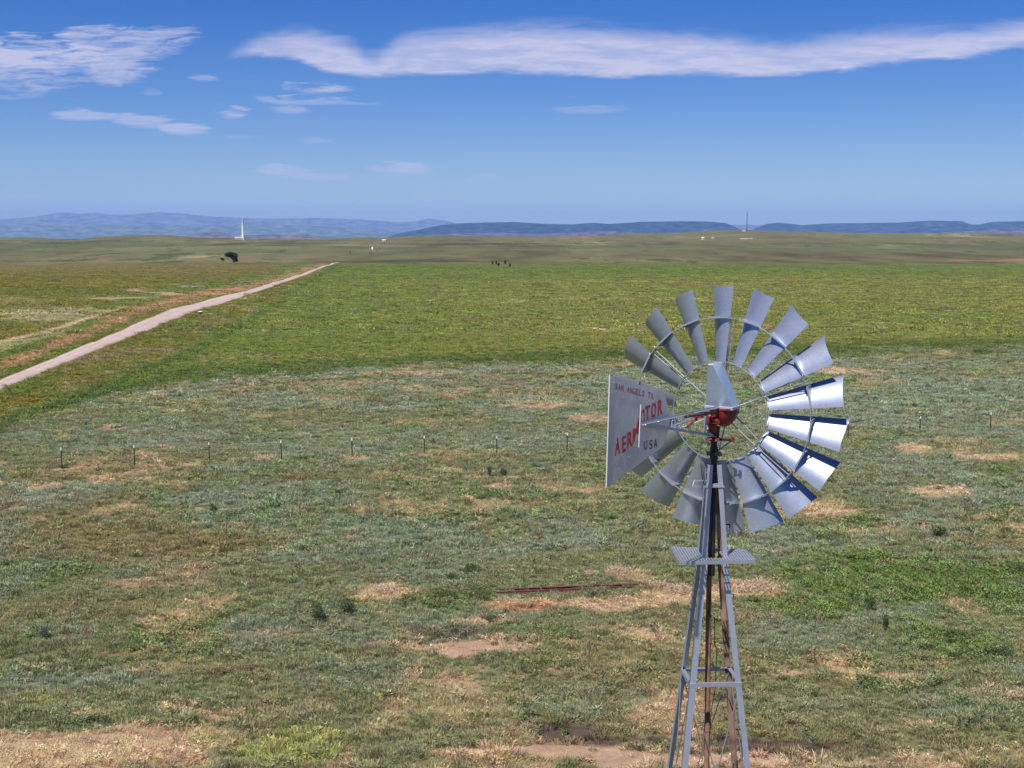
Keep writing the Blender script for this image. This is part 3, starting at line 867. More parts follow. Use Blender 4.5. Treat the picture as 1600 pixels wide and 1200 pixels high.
letters("country_lettering", M_letter3, [('U', 420, 450, 782, 772, 92), ('S', 472, 502, 774, 763, 90), ('A', 518, 550, 760, 750, 88)], weight=.008)

# tail bars
t_ = MB()
E = .006
pe = plane_pt(1001.3, 664.5, E)
lo = plane_pt(1116, 683, E)
t_.angle(pe, lo, e_, z_, .028, .005)
t_.angle(plane_pt(1003, 664.0, E) , plane_pt(1122, 637, .03), e_, z_, .022, .005)
t_.angle(plane_pt(1046, 668, -.03), plane_pt(1096, 644, -.07), e_, z_, .020, .004)
t_.bar(plane_pt(1065, 651, E), plane_pt(1065, 673, E), .03, .008)
t_.bar(plane_pt(1050, 657, E), plane_pt(1049, 669, E), .014, .006)
t_.bar(plane_pt(1102, 650, E), plane_pt(1101, 679, E), .022, .02)
for (qx, qy) in ((1028, 659), (1008, 664), (1050, 657), (1060, 666)):
    p = plane_pt(qx, qy, .03); t_.tube(p, p + e_ * .012, .007, n=6)
t_.build("tail_bone", M_steel, root)
t_ = MB()
t_.bar(plane_pt(1001.5, 632, .0), plane_pt(998.3, 699, .0), .012, .008, up=e_)
t_.build("vane_stiffener", M_vane, vane)
t_ = MB()
t_.tube(plane_pt(1072, 649.5, .03), plane_pt(1127, 643.5, .03), .022, .012, n=10)
t_.build("pull_out_bar", M_brownbar, root, smooth=True)

# tower -------------------------------------------------------------
TR = R(3.5)
tx = Vector((math.cos(TR), math.sin(TR), 0)); ty = Vector((-math.sin(TR), math.cos(TR), 0))
Z0 = 11.66; ZP = 10.885
def half(z):
    if z > ZP: return (.150 + (.254 - .150) * (Z0 - z) / (Z0 - ZP)) / 2
    return (.254 + .208 * (ZP - z)) / 2
def corner(sx, sy, z, k=1.0): h = half(z) * k; return tx * (sx * h) + ty * (sy * h) + z_ * z
for sx in (-1, 1):
    for sy in (-1, 1):
        l_ = MB()
        zs = [Z0 + (.16 if sy < 0 else .1), ZP, 8.2, 5.5, 2.8, -.3]
        w = .058
        for z1, z2 in zip(zs, zs[1:]):
            w1 = min(w, half(z1) * .85) if z1 > ZP else w
            l_.angle(corner(sx, sy, z1), corner(sx, sy, z2), tx * -sx, ty * -sy, .056 if z1 <= ZP else .046, .006)
        mat = M_oldrust_leg if (sx > 0 and sy > 0) else M_steel
        leg = l_.build("leg", mat, root)
        if sx > 0 and sy > 0: leg["label"] = "rust-stained back leg with step pegs"
# girts
def girts(z, w=.035, name="girt"):
    gm = MB()
    for sy in (-1, 1):
        gm.angle(corner(-1, sy, z) + ty * (sy * .005), corner(1, sy, z) + ty * (sy * .005), ty * -sy, -z_, w, .005)
    for sx in (-1, 1):
        gm.angle(corner(sx, -1, z) + tx * (sx * .005), corner(sx, 1, z) + tx * (sx * .005), tx * -sx, -z_, w, .005)
    gm.build(name, M_steel, root)
girts(Z0 - .02, .026)
for z in (9.715, 7.0, 4.3, 1.8): girts(z, .038)
# bracket that carries the platform and mast guide, top girt sticks out to the left
k_ = MB()
k_.bar(tx * -.22 + ty * -.08 + z_ * (Z0 - .045), tx * .09 + ty * -.085 + z_ * (Z0 - .05), .008, .018)
k_.bar(tx * -.19 + ty * -.02 + z_ * (Z0 - .0), tx * -.04 + ty * -.03 + z_ * (Z0 + .005), .008, .012)
k_.bar(tx * -.22 + ty * -.08 + z_ * (Z0 - .045), tx * -.19 + ty * -.02 + z_ * (Z0), .008, .012)
k_.build("mast_bracket", M_steel, root)
# rod bracing
bz = [9.69, 7.0, 4.3, 1.8, 0.05]
for i in range(4):
    for (s1, s2) in (((-1, -1), (1, -1)), ((-1, 1), (1, 1)), ((-1, -1), (-1, 1)), ((1, -1), (1, 1))):
        xm = MB()
        xm.tube(corner(*s1, bz[i], .97), corner(*s2, bz[i + 1], .97), .006, n=6)
        xm.tube(corner(*s2, bz[i], .97), corner(*s1, bz[i + 1], .97), .006, n=6)
        xm.build("cross_brace", M_rod, root)
# drop pipe, its black upper part is in the shade of nothing: it is greasy
dx_ = tx * .0
d_ = MB()
d_.tube(z_ * 10.72 + tx * -.03, z_ * 10.5 + tx * -.03, .026, n=14)
d_.tube(z_ * 10.5 + tx * -.03, z_ * 0.0 + tx * .0, .027, n=14)
for z in (10.1, 9.2, 8.3, 6.0, 4.0): d_.tube(z_ * z + tx * -.027, z_ * (z - .05) + tx * -.027, .031, n=14)
d_.build("drop_pipe", M_rust, root, smooth=True)
w_ = MB()
w_.bar(z_ * 11.6 + tx * -.012 + ty * .035, z_ * 10.45 + tx * -.028 + ty * .035, .03, .03)
w_.build("pump_rod", M_rust, root)
# step pegs up the back right leg
for i in range(12):
    z = 11.2 - i * .36
    p = corner(1, 1, z)
    pm = MB(); sgn = -1 if i % 2 else 1
    if sgn > 0: pm.path([p, p + tx * .085, p + tx * .085 + z_ * -.03], .0065, n=6)
    else: pm.path([p - tx * .04, p - tx * .04 - ty * .10, p - tx * .04 - ty * .10 - z_ * .025], .0065, n=6)
    pm.build("step_peg", M_rod if i % 3 else M_black, root)
# hanging wire inside the tower
k_ = MB()
k_.path([tx * .03 + z_ * 10.3, tx * .035 + z_ * 10.02, tx * .06 + z_ * 9.98, tx * .045 + z_ * 9.55, tx * .01 + z_ * 9.35, tx * .0 + z_ * 9.1], .0045, n=6)
k_.build("hanging_wire", M_black, root)

# platform: open steel grating with an edge angle
def platform():
    c00 = at_depth(1062.3, 878, 13.15); c10 = at_depth(1180, 875.5, 13.20)
    c01 = at_depth(1048.3, 854.5, 13.78); c11 = at_depth(1166, 859.5, 13.74)
    L = [p - MAST for p in (c00, c10, c11, c01)]
    def q(s, t): return (L[0] * (1 - s) + L[1] * s) * (1 - t) + (L[3] * (1 - s) + L[2] * s) * t
    p_ = MB()
    for i in range(4): 
        A, B = L[i], L[(i + 1) % 4]
        p_.bar(A - z_ * .012, B - z_ * .012, .005, .034)
    p_.build("platform", M_steel, root)
    g2 = MB()
    cx = (q(.5, .5))
    def inside(s, t): return .335 < s < .60 and t > .22 and t < .9
    NX, NY = 27, 12
    for i in range(1, NX):
        s = i / NX; seg = []
        for j in range(NY):
            t0, t1 = j / NY, (j + 1) / NY
            if not inside(s, (t0 + t1) / 2): seg.append((t0, t1))
        run = []
        for t0, t1 in seg:
            if run and abs(run[-1][1] - t0) < 1e-6: run[-1][1] = t1
            else: run.append([t0, t1])
        for t0, t1 in run: g2.bar(q(s, t0), q(s, t1), .009, .005)
    for j in range(1, NY):
        t = j / NY
        runs = [(0, .335), (.60, 1)] if .22 < t < .9 else [(0, 1)]
        for s0, s1 in runs: g2.bar(q(s0, t) + z_ * .002, q(s1, t) + z_ * .002, .010, .004)
    g2.build("platform_grating", M_steel, root)
platform()

# ------------------------------------------------------------------ wire fence
def fence():
    tops = [(-130, 711), (-17, 706.5), (97, 702), (210, 699), (327, 695), (440, 691), (550, 688), (663, 684), (776, 680.5), (886, 677), (996, 673), (1106, 668), (1216, 662), (1325, 655), (1437, 648.5), (1547.5, 642.5), (1656, 637), (1765, 632)]
    fx = [-130, 97, 210, 440, 886, 1325, 1437, 1548, 1765]; fb = [748, 735, 731, 723, 709, 688, 681, 674, 662]
    pts = []
    for (x, y) in tops:
        g = hit(x, float(np.interp(x, fx, fb))); pts.append(g)
    f = empty("wire_fence", pts[8])
    tag(f, "thin wire fence on green steel posts with white tips across the pasture", "fence")
    o = Vector(pts[8])
    H = 1.30
    hs = []
    for i, p in enumerate(pts):
        l = p - o; lean = Vector((random.uniform(-.03, .03), random.uniform(-.02, .02), 0)); h = H * random.uniform(.97, 1.03)
        m = MB()
        m.bar(l - z_ * .2, l + lean * .85 + z_ * (h - .14), .080, .022, up=(1, 0, 0)); m.bar(l - z_ * .2 + Vector((0, .02, 0)), l + lean * .85 + z_ * (h - .14) + Vector((0, .02, 0)), .02, .06, up=(1, 0, 0))
        for q in range(4): m.box(l + lean * (q / 4) + z_ * (.35 + q * .25), (.055, .02, .02))
        post = m.build("fence_post", M_green_post, f)
        t = MB(); t.bar(l + lean * .85 + z_ * (h - .16), l + lean + z_ * h, .090, .045, up=(1, 0, 0)); t.build("post_tip", M_white_paint, post)
        hs.append((l, lean, h))
    for zz in (.30, .62, .92, 1.18):
        m = MB(); path = []
        for (l, ln, h) in hs: path.append(l + ln * (zz / 1.3) + Vector((0, -.02, zz)))
        full = []
        for a, b in zip(path, path[1:]):
            for k in range(4):
                t = k / 4; full.append(a.lerp(b, t) - z_ * (.03 * math.sin(math.pi * t)))
        full.append(path[-1]); m.path(full, .004, n=4)
        m.build("fence_wire", M_wire, f)
fence()

# ------------------------------------------------------------------ rusty beam on the ground
def beam():
    pts = [hit(774, 933), hit(880, 927), hit(990, 920.5), hit(1100, 916), hit(1226, 910)]
    o = pts[2]
    r = empty("steel_channel", o); tag(r, "long rusty red steel channel lying in the grass behind the windmill tower", "scrap steel")
    L = [p - o for p in pts]
    d = (L[-1] - L[0]).normalized(); s = Vector((-d.y, d.x, 0))
    m = MB()
    a = L[0] + z_ * .03; b = L[-1] - z_ * .05
    for k in range(12):
        p = a.lerp(b, k / 12); q = a.lerp(b, (k + 1) / 12); w = .012 * math.sin(k)
        p = p + z_ * w; q = q + z_ * (.012 * math.sin(k + 1))
        m.bar(p, q, .46, .02)
    m.build("web", M_beam, r)
    for sg in (-1, 1):
        m = MB(); m.bar(a + s * (.24 * sg) + z_ * .07, b + s * (.24 * sg) + z_ * .07, .024, .18)
        m.bar(a + s * (.22 * sg) + z_ * .14, b + s * (.22 * sg) + z_ * .14, .09, .02)
        m.build("flange", M_beam, r)
beam()

# ------------------------------------------------------------------ plants as things
def leaf_cloud(m, c, rx, ry, rz, n, size, seed, upright=.0, shape=None):
    r = random.Random(seed); c = Vector(c)
    for _ in range(n):
        while True:
            p = Vector((r.uniform(-1, 1), r.uniform(-1, 1), r.uniform(-1, 1)))
            if p.length < 1 and p.length > .25: break
        q = c + Vector((p.x * rx, p.y * ry, p.z * rz))
        nv = Vector((r.uniform(-1, 1), r.uniform(-1, 1), r.uniform(-.6, 1))).normalized()
        up = Vector((r.uniform(-1, 1), r.uniform(-1, 1), r.uniform(-.3, 1) + upright)).normalized()
        s = nv.cross(up)
        if s.length < .1: continue
        s.normalize(); k = size * r.uniform(.6, 1.4)
        m.add([q - s * k * .35, q + up * k * .5 - s * k * .1, q + up * k + s * k * .05, q + s * k * .4 + up * k * .35], [(0, 1, 2, 3)])

Mleaf = {}
def lm(name, col, var=.35, trans=.3):
    if name not in Mleaf: Mleaf[name] = leafmat(name, None, col, trans=trans, var=var)
    return Mleaf[name]
M_bark = simple("bark", (.07, .055, .045), rough=.9, nscale=4, namp=.3)

def shrub(name, label, cat, px, py, wpx, hpx, col, group, seed, size=.05, n=420, matname=None, upright=.4):
    g = hit(px, py); k = g.y / F
    o = empty(name, g); tag(o, label, cat, group)
    rx = wpx * k / 2; rz = hpx * k / 2
    m = MB(); rr = random.Random(seed)
    for i in range(7):
        f = rr.uniform(.35, .62)
        leaf_cloud(m, (rr.uniform(-.6, .6) * rx, rr.uniform(-.6, .6) * rx, rz * rr.uniform(.6, 1.3)), rx * f, rx * f, rz * f * 1.1, n // 7, size, seed * 31 + i, upright)
    m.build("foliage", lm(matname or name + "_leaf", col), o)
    s = MB()
    for i in range(7):
        t = rr.uniform(0, 6.28); s.tube((0, 0, -.03), (math.cos(t) * rx * .6, math.sin(t) * rx * .6, rz * rr.uniform(.9, 1.6)), .012, .004, n=5)
    s.build("stem", M_bark, o)
    return o

G_SH = "weedy shrubs scattered over the pasture"
GR = (.085, .125, .045); GR2 = (.085, .120, .062); SG = (.10, .125, .085)
shrubs = [
 ("dark green round bush right of the wheel, alone among dry grass", 1467, 848, 34, 22, GR2),
 ("small dark bush near the right edge, just right of the round bush", 1514, 841, 18, 13, GR2),
 ("leafy dark weed above the left end of the rusty channel", 737, 906, 34, 24, GR),
 ("low dark weed left of the rusty channel, leftmost of the pair", 703, 916, 28, 18, GR),
 ("bushy weed touching the left end of the rusty channel", 745, 944, 66, 32, GR),
 ("bushy green weed below and left of the rusty channel", 692, 948, 34, 24, GR),
 ("dark green weed at the edge of the pale bare patch", 768, 973, 24, 12, GR2),
 ("upright dark shrub in the left half, left of its twin", 497, 971, 22, 36, GR2),
 ("rounded dark shrub beside the upright one in the left half", 541, 968, 28, 26, GR2),
 ("thin dark weed standing in mid pasture below the fence", 765, 746, 10, 20, GR2),
 ("pair-like dark weed just right of the thin weed below the fence", 788, 746, 14, 18, GR2),
 ("small dark weed under the third fence post from the left", 333, 738, 10, 9, GR2),
 ("single bright green weed in the left middle pasture", 334, 806, 16, 16, GR),
 ("spiky green weed near the bottom, left of the tower", 1096, 893, 0, 0, GR),
 ("leafy green weed below the right end of the rusty channel", 1360, 958, 22, 30, GR),
 ("tall narrow weed with yellow heads in the lower right pasture", 1384, 1000, 12, 34, GR),
 ("dark green clump low on the right, below the lush green patch", 1560, 1030, 50, 26, GR2),
 ("lush green clump at the right edge above the watered patch", 1588, 900, 40, 26, GR),
 ("green clump low right, left of the darker clump", 1490, 1008, 40, 22, GR),
]
i = 0
for lab, px, py, w, h, c in shrubs:
    i += 1
    if w == 0: continue
    big = w * h
    shrub("shrub", lab, "shrub", px, py, w, h, c, G_SH, 100 + i, size=.055 if py > 860 else .08, n=max(160, min(900, big)), matname="shrub_leaf_%s" % ("a" if c is GR else "b"))
# grey sage ball on the left
o = shrub("sagebrush", "pale grey-green rounded sagebrush ball at the far lower left", "shrub", 68, 1004, 24, 26, (.16, .175, .15), None, 77, size=.045, n=700)
# dry tumbled straw heaps along the rusty channel
for i, (lab, px, py, w, h) in enumerate([
    ("largest heap of pale dry tumbleweed, right of the tower", 1183, 934, 66, 34),
    ("dry tumbleweed heap left of the tower, in front of the channel", 1062, 934, 46, 24),
    ("small dry tumbleweed behind the channel, left of the tower", 965, 908, 38, 22),
    ("low dry weed heap lying on the channel, first one left of the tower", 1032, 925, 34, 15),
    ("low dry weed heap lying on the channel, directly right of the tower legs", 1143, 922, 26, 16),
    ("faint dry weed standing behind the middle of the channel", 925, 908, 22, 14),
    ("reddish dry weed patch left of the channel", 604, 936, 52, 18)]):
    g = hit(px, py); k = g.y / F
    o = empty("tumbleweed", g); tag(o, lab, "dry weed", "dry weeds blown against the rusty channel")
    m = MB(); rr = random.Random(900 + i); rx = w * k / 2; rz = h * k
    for q in range(int(w * h * 1.1)):
        t = rr.uniform(0, 6.283); r0 = math.sqrt(rr.random()) * rx * .9; hh = rz * (1 - (r0 / rx) ** 2 * .7)
        b = Vector((math.cos(t) * r0, math.sin(t) * r0 * .7, rr.uniform(0, hh * .6)))
        dr = Vector((rr.uniform(-1, 1), rr.uniform(-1, 1), rr.uniform(.1, 1.2))).normalized() * rr.uniform(.10, .24)
        s = dr.cross(Vector((rr.uniform(-1, 1), rr.uniform(-1, 1), rr.uniform(-1, 1)))).normalized() * .008
        m.add([b - s, b + s, b + dr * .6 + s + z_ * .02, b + dr], [(0, 1, 2, 3)])
    m.build("dry_stems", lm("straw_stem", (.54, .41, .29), var=.35, trans=.25), o)

# ------------------------------------------------------------------ distant things
def tree(name, label, px, py, w, h, seed, lobes, group=None):
    g = hit(px, py); k = g.y / F
    o = empty(name, g); tag(o, label, "tree", group)
    W = w * k; H = h * k; rr = random.Random(seed)
    m = MB()
    for (cx, cz, r) in lobes:
        for j in range(4):
            leaf_cloud(m, (cx * W + rr.uniform(-.08, .08) * W, rr.uniform(-.22, .22) * W, cz * H + rr.uniform(-.05, .05) * H), r * W * rr.uniform(.6, 1), r * W, r * W * rr.uniform(.55, .85), 105, .5, seed + j + int(cx * 100))
    m.build("crown", lm("tree_leaf", (.045, .068, .034), var=.55, trans=.15), o)
    t = MB(); t.tube((0.12 * W, 0, -.2), (.10 * W, 0, H * .35), .035 * W, .02 * W, n=8)
    for (cx, cz, r) in lobes: t.tube((.10 * W, 0, H * .3), (cx * W, 0, cz * H), .018 * W, .006 * W, n=6)
    t.build("trunk", M_bark, o)
tree("tree", "lone dark wind-bent tree with a wide crown at the far edge of the left field", 362, 411, 20, 16, 5,
     [(-.38, .80, .16), (-.12, .85, .2), (.15, .82, .22), (.33, .75, .18), (0, .6, .18), (.22, .5, .22), (.25, .25, .17), (-.25, .68, .15)])
tree("tree", "tiny dark tree just left of the lone wind-bent tree", 347.5, 410, 8, 7, 6, [(-.2, .7, .28), (.15, .5, .3), (.1, .8, .2)])

def small_far(name, label, cat, px, py):
    g = hit(px, py); o = empty(name, g); tag(o, label, cat); return o, g.y / F
# white tower on the crest
o, k = small_far("tower", "tall white tower with a pale base standing on the left hill crest", "tower", 379.5, 375.2)
m = MB(); m.lathe([(3.6, 0), (3.2, 4), (2.5, 6), (2.1, 30), (1.7, 44), (2.0, 44.5), (2.0, 46)], n=18); m.build("shaft", simple("weathered_white", (.55, .55, .55)), o, smooth=True)
m = MB(); m.lathe([(1.6, 46), (1.6, 48), (.3, 49)], n=12); m.build("cap", simple("grey_metal_roof", (.3, .3, .32)), o)
m = MB(); m.box((-9, 0, 3), (18, 9, 3.6)); m.add([(-18, -5, 4.8), (0, -5, 4.8), (0, 5, 4.8), (-18, 5, 4.8), (-18, 0, 7), (0, 0, 7)], [(0, 1, 5, 4), (3, 4, 5, 2), (0, 4, 3), (1, 2, 5)])
m.build("base_building", simple("pale_plaster", (.36, .28, .23)), o)
# mast
o, k = small_far("radio_mast", "thin dark radio mast on top of the right hill", "mast", 1167, 361.5)
m = MB()
for (x, y) in ((-1, -.6), (1, -.6), (0, 1.1)):
    m.tube((x, y, 0), (x * .7, y * .7, 48), .28, .22, n=5)
for i in range(16):
    z = i * 3; s = 1 - .3 * z / 48; s2 = 1 - .3 * (z + 3) / 48
    P = [(-1, -.6), (1, -.6), (0, 1.1)]
    for j in range(3):
        p = P[j]; q = P[(j + 1) % 3]
        m.tube((p[0] * s, p[1] * s, z), (q[0] * s2, q[1] * s2, z + 3), .2, n=4)
m.tube((0, 0, 46), (0, 0, 56), .3, .15, n=5)
for z, w in ((30, 1.1), (41, 1.2)): m.lathe([(w, z), (w, z + 1.6)], n=10)
m.build("lattice", simple("dark_steel", (.05, .05, .06)), o)
def house(name, label, px, py, w, d, h, rh, wall, roofc, far=False):
    o, k = small_far(name, label, "building", px, py)
    a = MB(); a.box((0, 0, h / 2), (w, d, h)); a.build("wall", simple(name + "_wall", wall), o)
    r = MB(); e = .6
    r.add([(-w / 2 - e, -d / 2 - e, h), (w / 2 + e, -d / 2 - e, h), (w / 2 + e, d / 2 + e, h), (-w / 2 - e, d / 2 + e, h), (-w / 2 - e, 0, h + rh), (w / 2 + e, 0, h + rh)], [(0, 1, 5, 4), (3, 4, 5, 2), (0, 4, 3), (1, 2, 5), (0, 3, 2, 1)])
    r.build("roof", simple(name + "_roof", roofc), o)
    dd = MB(); dd.box((w * .2, -d / 2 - .03, 1.1), (1.2, .08, 2.1)); dd.build("door", simple(name + "_door", (.2, .2, .22)), o)
house("hut", "small white hut at the foot of the radio mast", 1162, 362, 8, 5, 2.2, 1.0, (.45, .42, .40), (.42, .40, .38))
house("farm_building", "bright white building on the right hillside, left of the cluster", 1098, 374.3, 4.5, 4, 3.6, 1.2, (.6, .6, .6), (.6, .6, .6))
house("farm_building", "low grey-white building right of the bright white one on the hillside", 1113.5, 373.6, 6, 4, 2.0, .9, (.35, .35, .36), (.42, .42, .43))
house("shed", "long low shed below the radio mast", 1166, 374.5, 22, 5, 1.6, .6, (.35, .35, .36), (.45, .45, .45))
house("far_shed", "tiny pale building in the gap between the far hills", 600, 377, 6, 5, 2.4, 1.0, (.5, .48, .48), (.45, .44, .46))
# far windmill
o, k = small_far("windmill", "tiny far windmill near the end of the gravel road", "windmill", 578.5, 399.5)
hh = 13.5 * k
m = MB()
for sx in (-1, 1):
    for sy in (-1, 1): m.tube((sx * hh * .14, sy * hh * .14, 0), (sx * .1, sy * .1, hh * .8), .14, .09, n=5)
for z in (.2, .4, .6): 
    w = .14 * (1 - z / .8) * hh
    for a, b in (((-w, -w), (w, -w)), ((w, -w), (w, w)), ((w, w), (-w, w)), ((-w, w), (-w, -w))): m.tube((*a, z * hh), (*b, z * hh), .07, n=4)
m.build("tower", simple("dark_tower_steel", (.05, .045, .04)), o)
m = MB(); wr = 3.0 * k; zc = hh * .86
for j in range(18):
    t = j / 18 * 6.283; t2 = t + .2
    P = lambda r, u, y: (r * math.cos(u), -.8 + y, zc + r * math.sin(u))
    m.add([P(wr * .4, t, .05), P(wr, t, .12), P(wr, t2, -.12), P(wr * .4, t2, -.05)], [(0, 1, 2, 3)])
m.tube((0, -.9, zc), (0, .5, zc), .25, n=8); m.build("rotor", simple("dull_grey_metal", (.10, .13, .13), metal=.3), o)
m = MB(); q = Vector((.83, -.55, 0))
m.add([q * (wr * .9) + z_ * (zc - wr * .5), q * (wr * 1.9) + z_ * (zc - wr * .8), q * (wr * 1.9) + z_ * (zc + wr * .8), q * (wr * .9) + z_ * (zc + wr * .5)], [(0, 1, 2, 3)])
m.tube((0, 0, zc), tuple(q * wr * 1.2 + z_ * zc), .1, n=5); m.build("tail_vane", M_white_paint, o)
# posts and brush at the field edge
def pole(label, px, py, hpx, wpx, col):
    o, k = small_far("post", label, "post", px, py)
    m = MB(); m.tube((0, 0, -.3), (.05, 0, hpx * k), wpx * k / 2, wpx * k / 2.6, n=8); m.tube((-.05 * hpx * k, 0, hpx * k * .8), (.08 * hpx * k, 0, hpx * k * .82), .06, n=5)
    m.build("shaft", simple("old_wood", col), o); return o
pole("dark post left of the tiny far windmill", 547, 397, 6, 1.2, (.05, .04, .03))
for lab, px, py, w, h in (("brown weathered stump, leftmost of the row at the hay field edge", 769.8, 413.5, 2.2, 5), ("reddish upright stump second in the row at the hay field edge", 775.5, 413.5, 2.2, 5.5),
                          ("leaning dark brush beside the second stump at the field edge", 779, 416, 3.6, 5.5), ("tall brown bush, second from the right at the hay field edge", 789.3, 413, 3.2, 6.5), ("dark olive bush, rightmost at the hay field edge", 796.7, 417.5, 2.6, 6)):
    g = hit(px, py); k = g.y / F; o = empty("bush", g); tag(o, lab, "bush", "dark bushes along the far edge of the hay field")
    m = MB(); rx = w * k / 2; rz = h * k / 2
    leaf_cloud(m, (0, 0, rz), rx, rx, rz, 220, .35, int(px)); m.build("foliage", lm("russet_leaf", (.07, .045, .022), var=.4, trans=.1), o)
    m = MB(); m.tube((0, 0, -.2), (0, 0, rz * 1.4), .12, .06, n=6); m.build("stem", M_bark, o)
# fallen logs beside the road
def logs(label, px, py, w, h, seed, col, n=9):
    g = hit(px, py); k = g.y / F; rr = random.Random(seed)
    o = empty("brush_pile", g); tag(o, label, "brush pile")
    for i in range(n):
        m = MB(); x0 = rr.uniform(-.5, .2) * w * k; x1 = x0 + rr.uniform(.3, .6) * w * k
        z0 = rr.uniform(.0, .2) * h * k; z1 = rr.uniform(.1, 1.) * h * k; y0 = rr.uniform(-1, 1)
        m.path([(x0, y0, z0), ((x0 + x1) / 2, y0 + .3, (z0 + z1) / 2 + .15 * h * k), (x1, y0 + .6, z1 * .4)], rr.uniform(.08, .18), n=6)
        m.build("log", simple("grey_dead_wood", col, namp=.4), o)
logs("grey dead branches piled in the left field beside the road", 374, 444, 30, 6, 3, (.12, .10, .085))
logs("low heap of pale boards in the left field", 296, 449, 36, 3, 4, (.20, .18, .15), n=7)
# culvert marker by the road
g = hit(313, 491.5); k = g.y / F
o = empty("feed_tub", g); tag(o, "small white-lidded black tub on the near side of the gravel road", "tub")
m = MB(); m.lathe([(.30, 0), (.34, .1), (.37, .4), (.38, .45)], n=18); m.build("body", M_black, o, smooth=True)
m = MB(); m.lathe([(.40, .452), (.40, .53), (.25, .58), (.02, .59)], n=18); m.build("lid", M_white_paint, o, smooth=True)
g = hit(300.5, 494); o = empty("bucket", g); tag(o, "pale yellow bucket left of the white-lidded tub", "bucket")
m = MB(); m.lathe([(.20, 0), (.28, .36), (.30, .38)], n=14); m.build("body", simple("yellow_plastic", (.5, .46, .14)), o, smooth=True)
m = MB(); m.path([(-.28, 0, .36), (-.2, 0, .5), (0, 0, .56), (.2, 0, .5), (.28, 0, .36)], .01, n=5); m.build("handle", M_wire, o)
# distant pole line climbing the far slope
for j, (px, py) in enumerate(((583, 398), (588.5, 394), (593, 390), (597.5, 386), (601, 382), (604, 378.5))):
    g = hit(px, py); o = empty("fence_post", g); tag(o, "dark post in the far line climbing the slope behind the tiny windmill", "post", "far posts climbing the slope behind the tiny windmill")
    m = MB(); k = g.y / F; m.tube((0, 0, -.5), (0, 0, 2.6 * k), .45 * k, .3 * k, n=6); m.build("shaft", simple("dark_post_wood", (.05, .05, .04)), o)

# ------------------------------------------------------------------ grass: real tufts, far too many to count
def tuft_mesh(name, kind, seed):
    r = random.Random(seed); vs = []; fs = []
    def blade(b, d, L, w, bend):
        t = r.uniform(0, 6.283); s = Vector((math.cos(t), math.sin(t), 0)) * w
        m1 = b + d * (L * .55); tip = b + d * L * .9 + Vector((d.x, d.y, -.25)) * (L * bend)
        n0 = len(vs); vs.extend([b - s, b + s, m1 + s * .8, m1 - s * .8, tip]); fs.extend([(n0, n0 + 1, n0 + 2, n0 + 3), (n0 + 3, n0 + 2, n0 + 4)])
    N = dict(grass=34, bunch=44, leafy=46, straw=30, mat=60)[kind]
    for i in range(N):
        t = r.uniform(0, 6.283); q = math.sqrt(r.random())
        if kind == 'grass':
            b = Vector((math.cos(t), math.sin(t), 0)) * .13 * q; d = Vector((math.cos(t) * .5 * q + r.uniform(-.2, .2), math.sin(t) * .5 * q + r.uniform(-.2, .2), 1)).normalized()
            blade(b, d, r.uniform(.14, .30), .008, r.uniform(.1, .4))
        elif kind == 'bunch':
            b = Vector((math.cos(t), math.sin(t), 0)) * .10 * q; d = Vector((math.cos(t) * 1.1 * q, math.sin(t) * 1.1 * q, 1)).normalized()
            blade(b, d, r.uniform(.10, .24), .010, r.uniform(0, .3))
        elif kind == 'leafy':
            b = Vector((math.cos(t) * .14 * q, math.sin(t) * .14 * q, r.uniform(0, .20))); d = Vector((math.cos(t), math.sin(t), r.uniform(.1, 1.1))).normalized()
            blade(b, d, r.uniform(.05, .10), .018, .1)
        elif kind == 'straw':
            b = Vector((math.cos(t), math.sin(t), 0)) * .12 * q; d = Vector((r.uniform(-.9, .9), r.uniform(-.9, .9), .75)).normalized()
            blade(b, d, r.uniform(.18, .38), .006, r.uniform(0, .5))
        else:
            b = Vector((r.uniform(-.5, .5), r.uniform(-.5, .5), 0)); d = Vector((r.uniform(-.5, .5), r.uniform(-.5, .5), 1)).normalized()
            blade(b, d, r.uniform(.12, .30), .022, .2)
    me = bpy.data.meshes.new(name); me.from_pydata([tuple(v) for v in vs], [], fs); me.update()
    me.materials.append(M_grass)
    return me

M_grass = leafmat("grass_blade", 'INSTANCER', trans=.35, var=.3)
M_flat = simple("dry_soil", (.2, .16, .12))

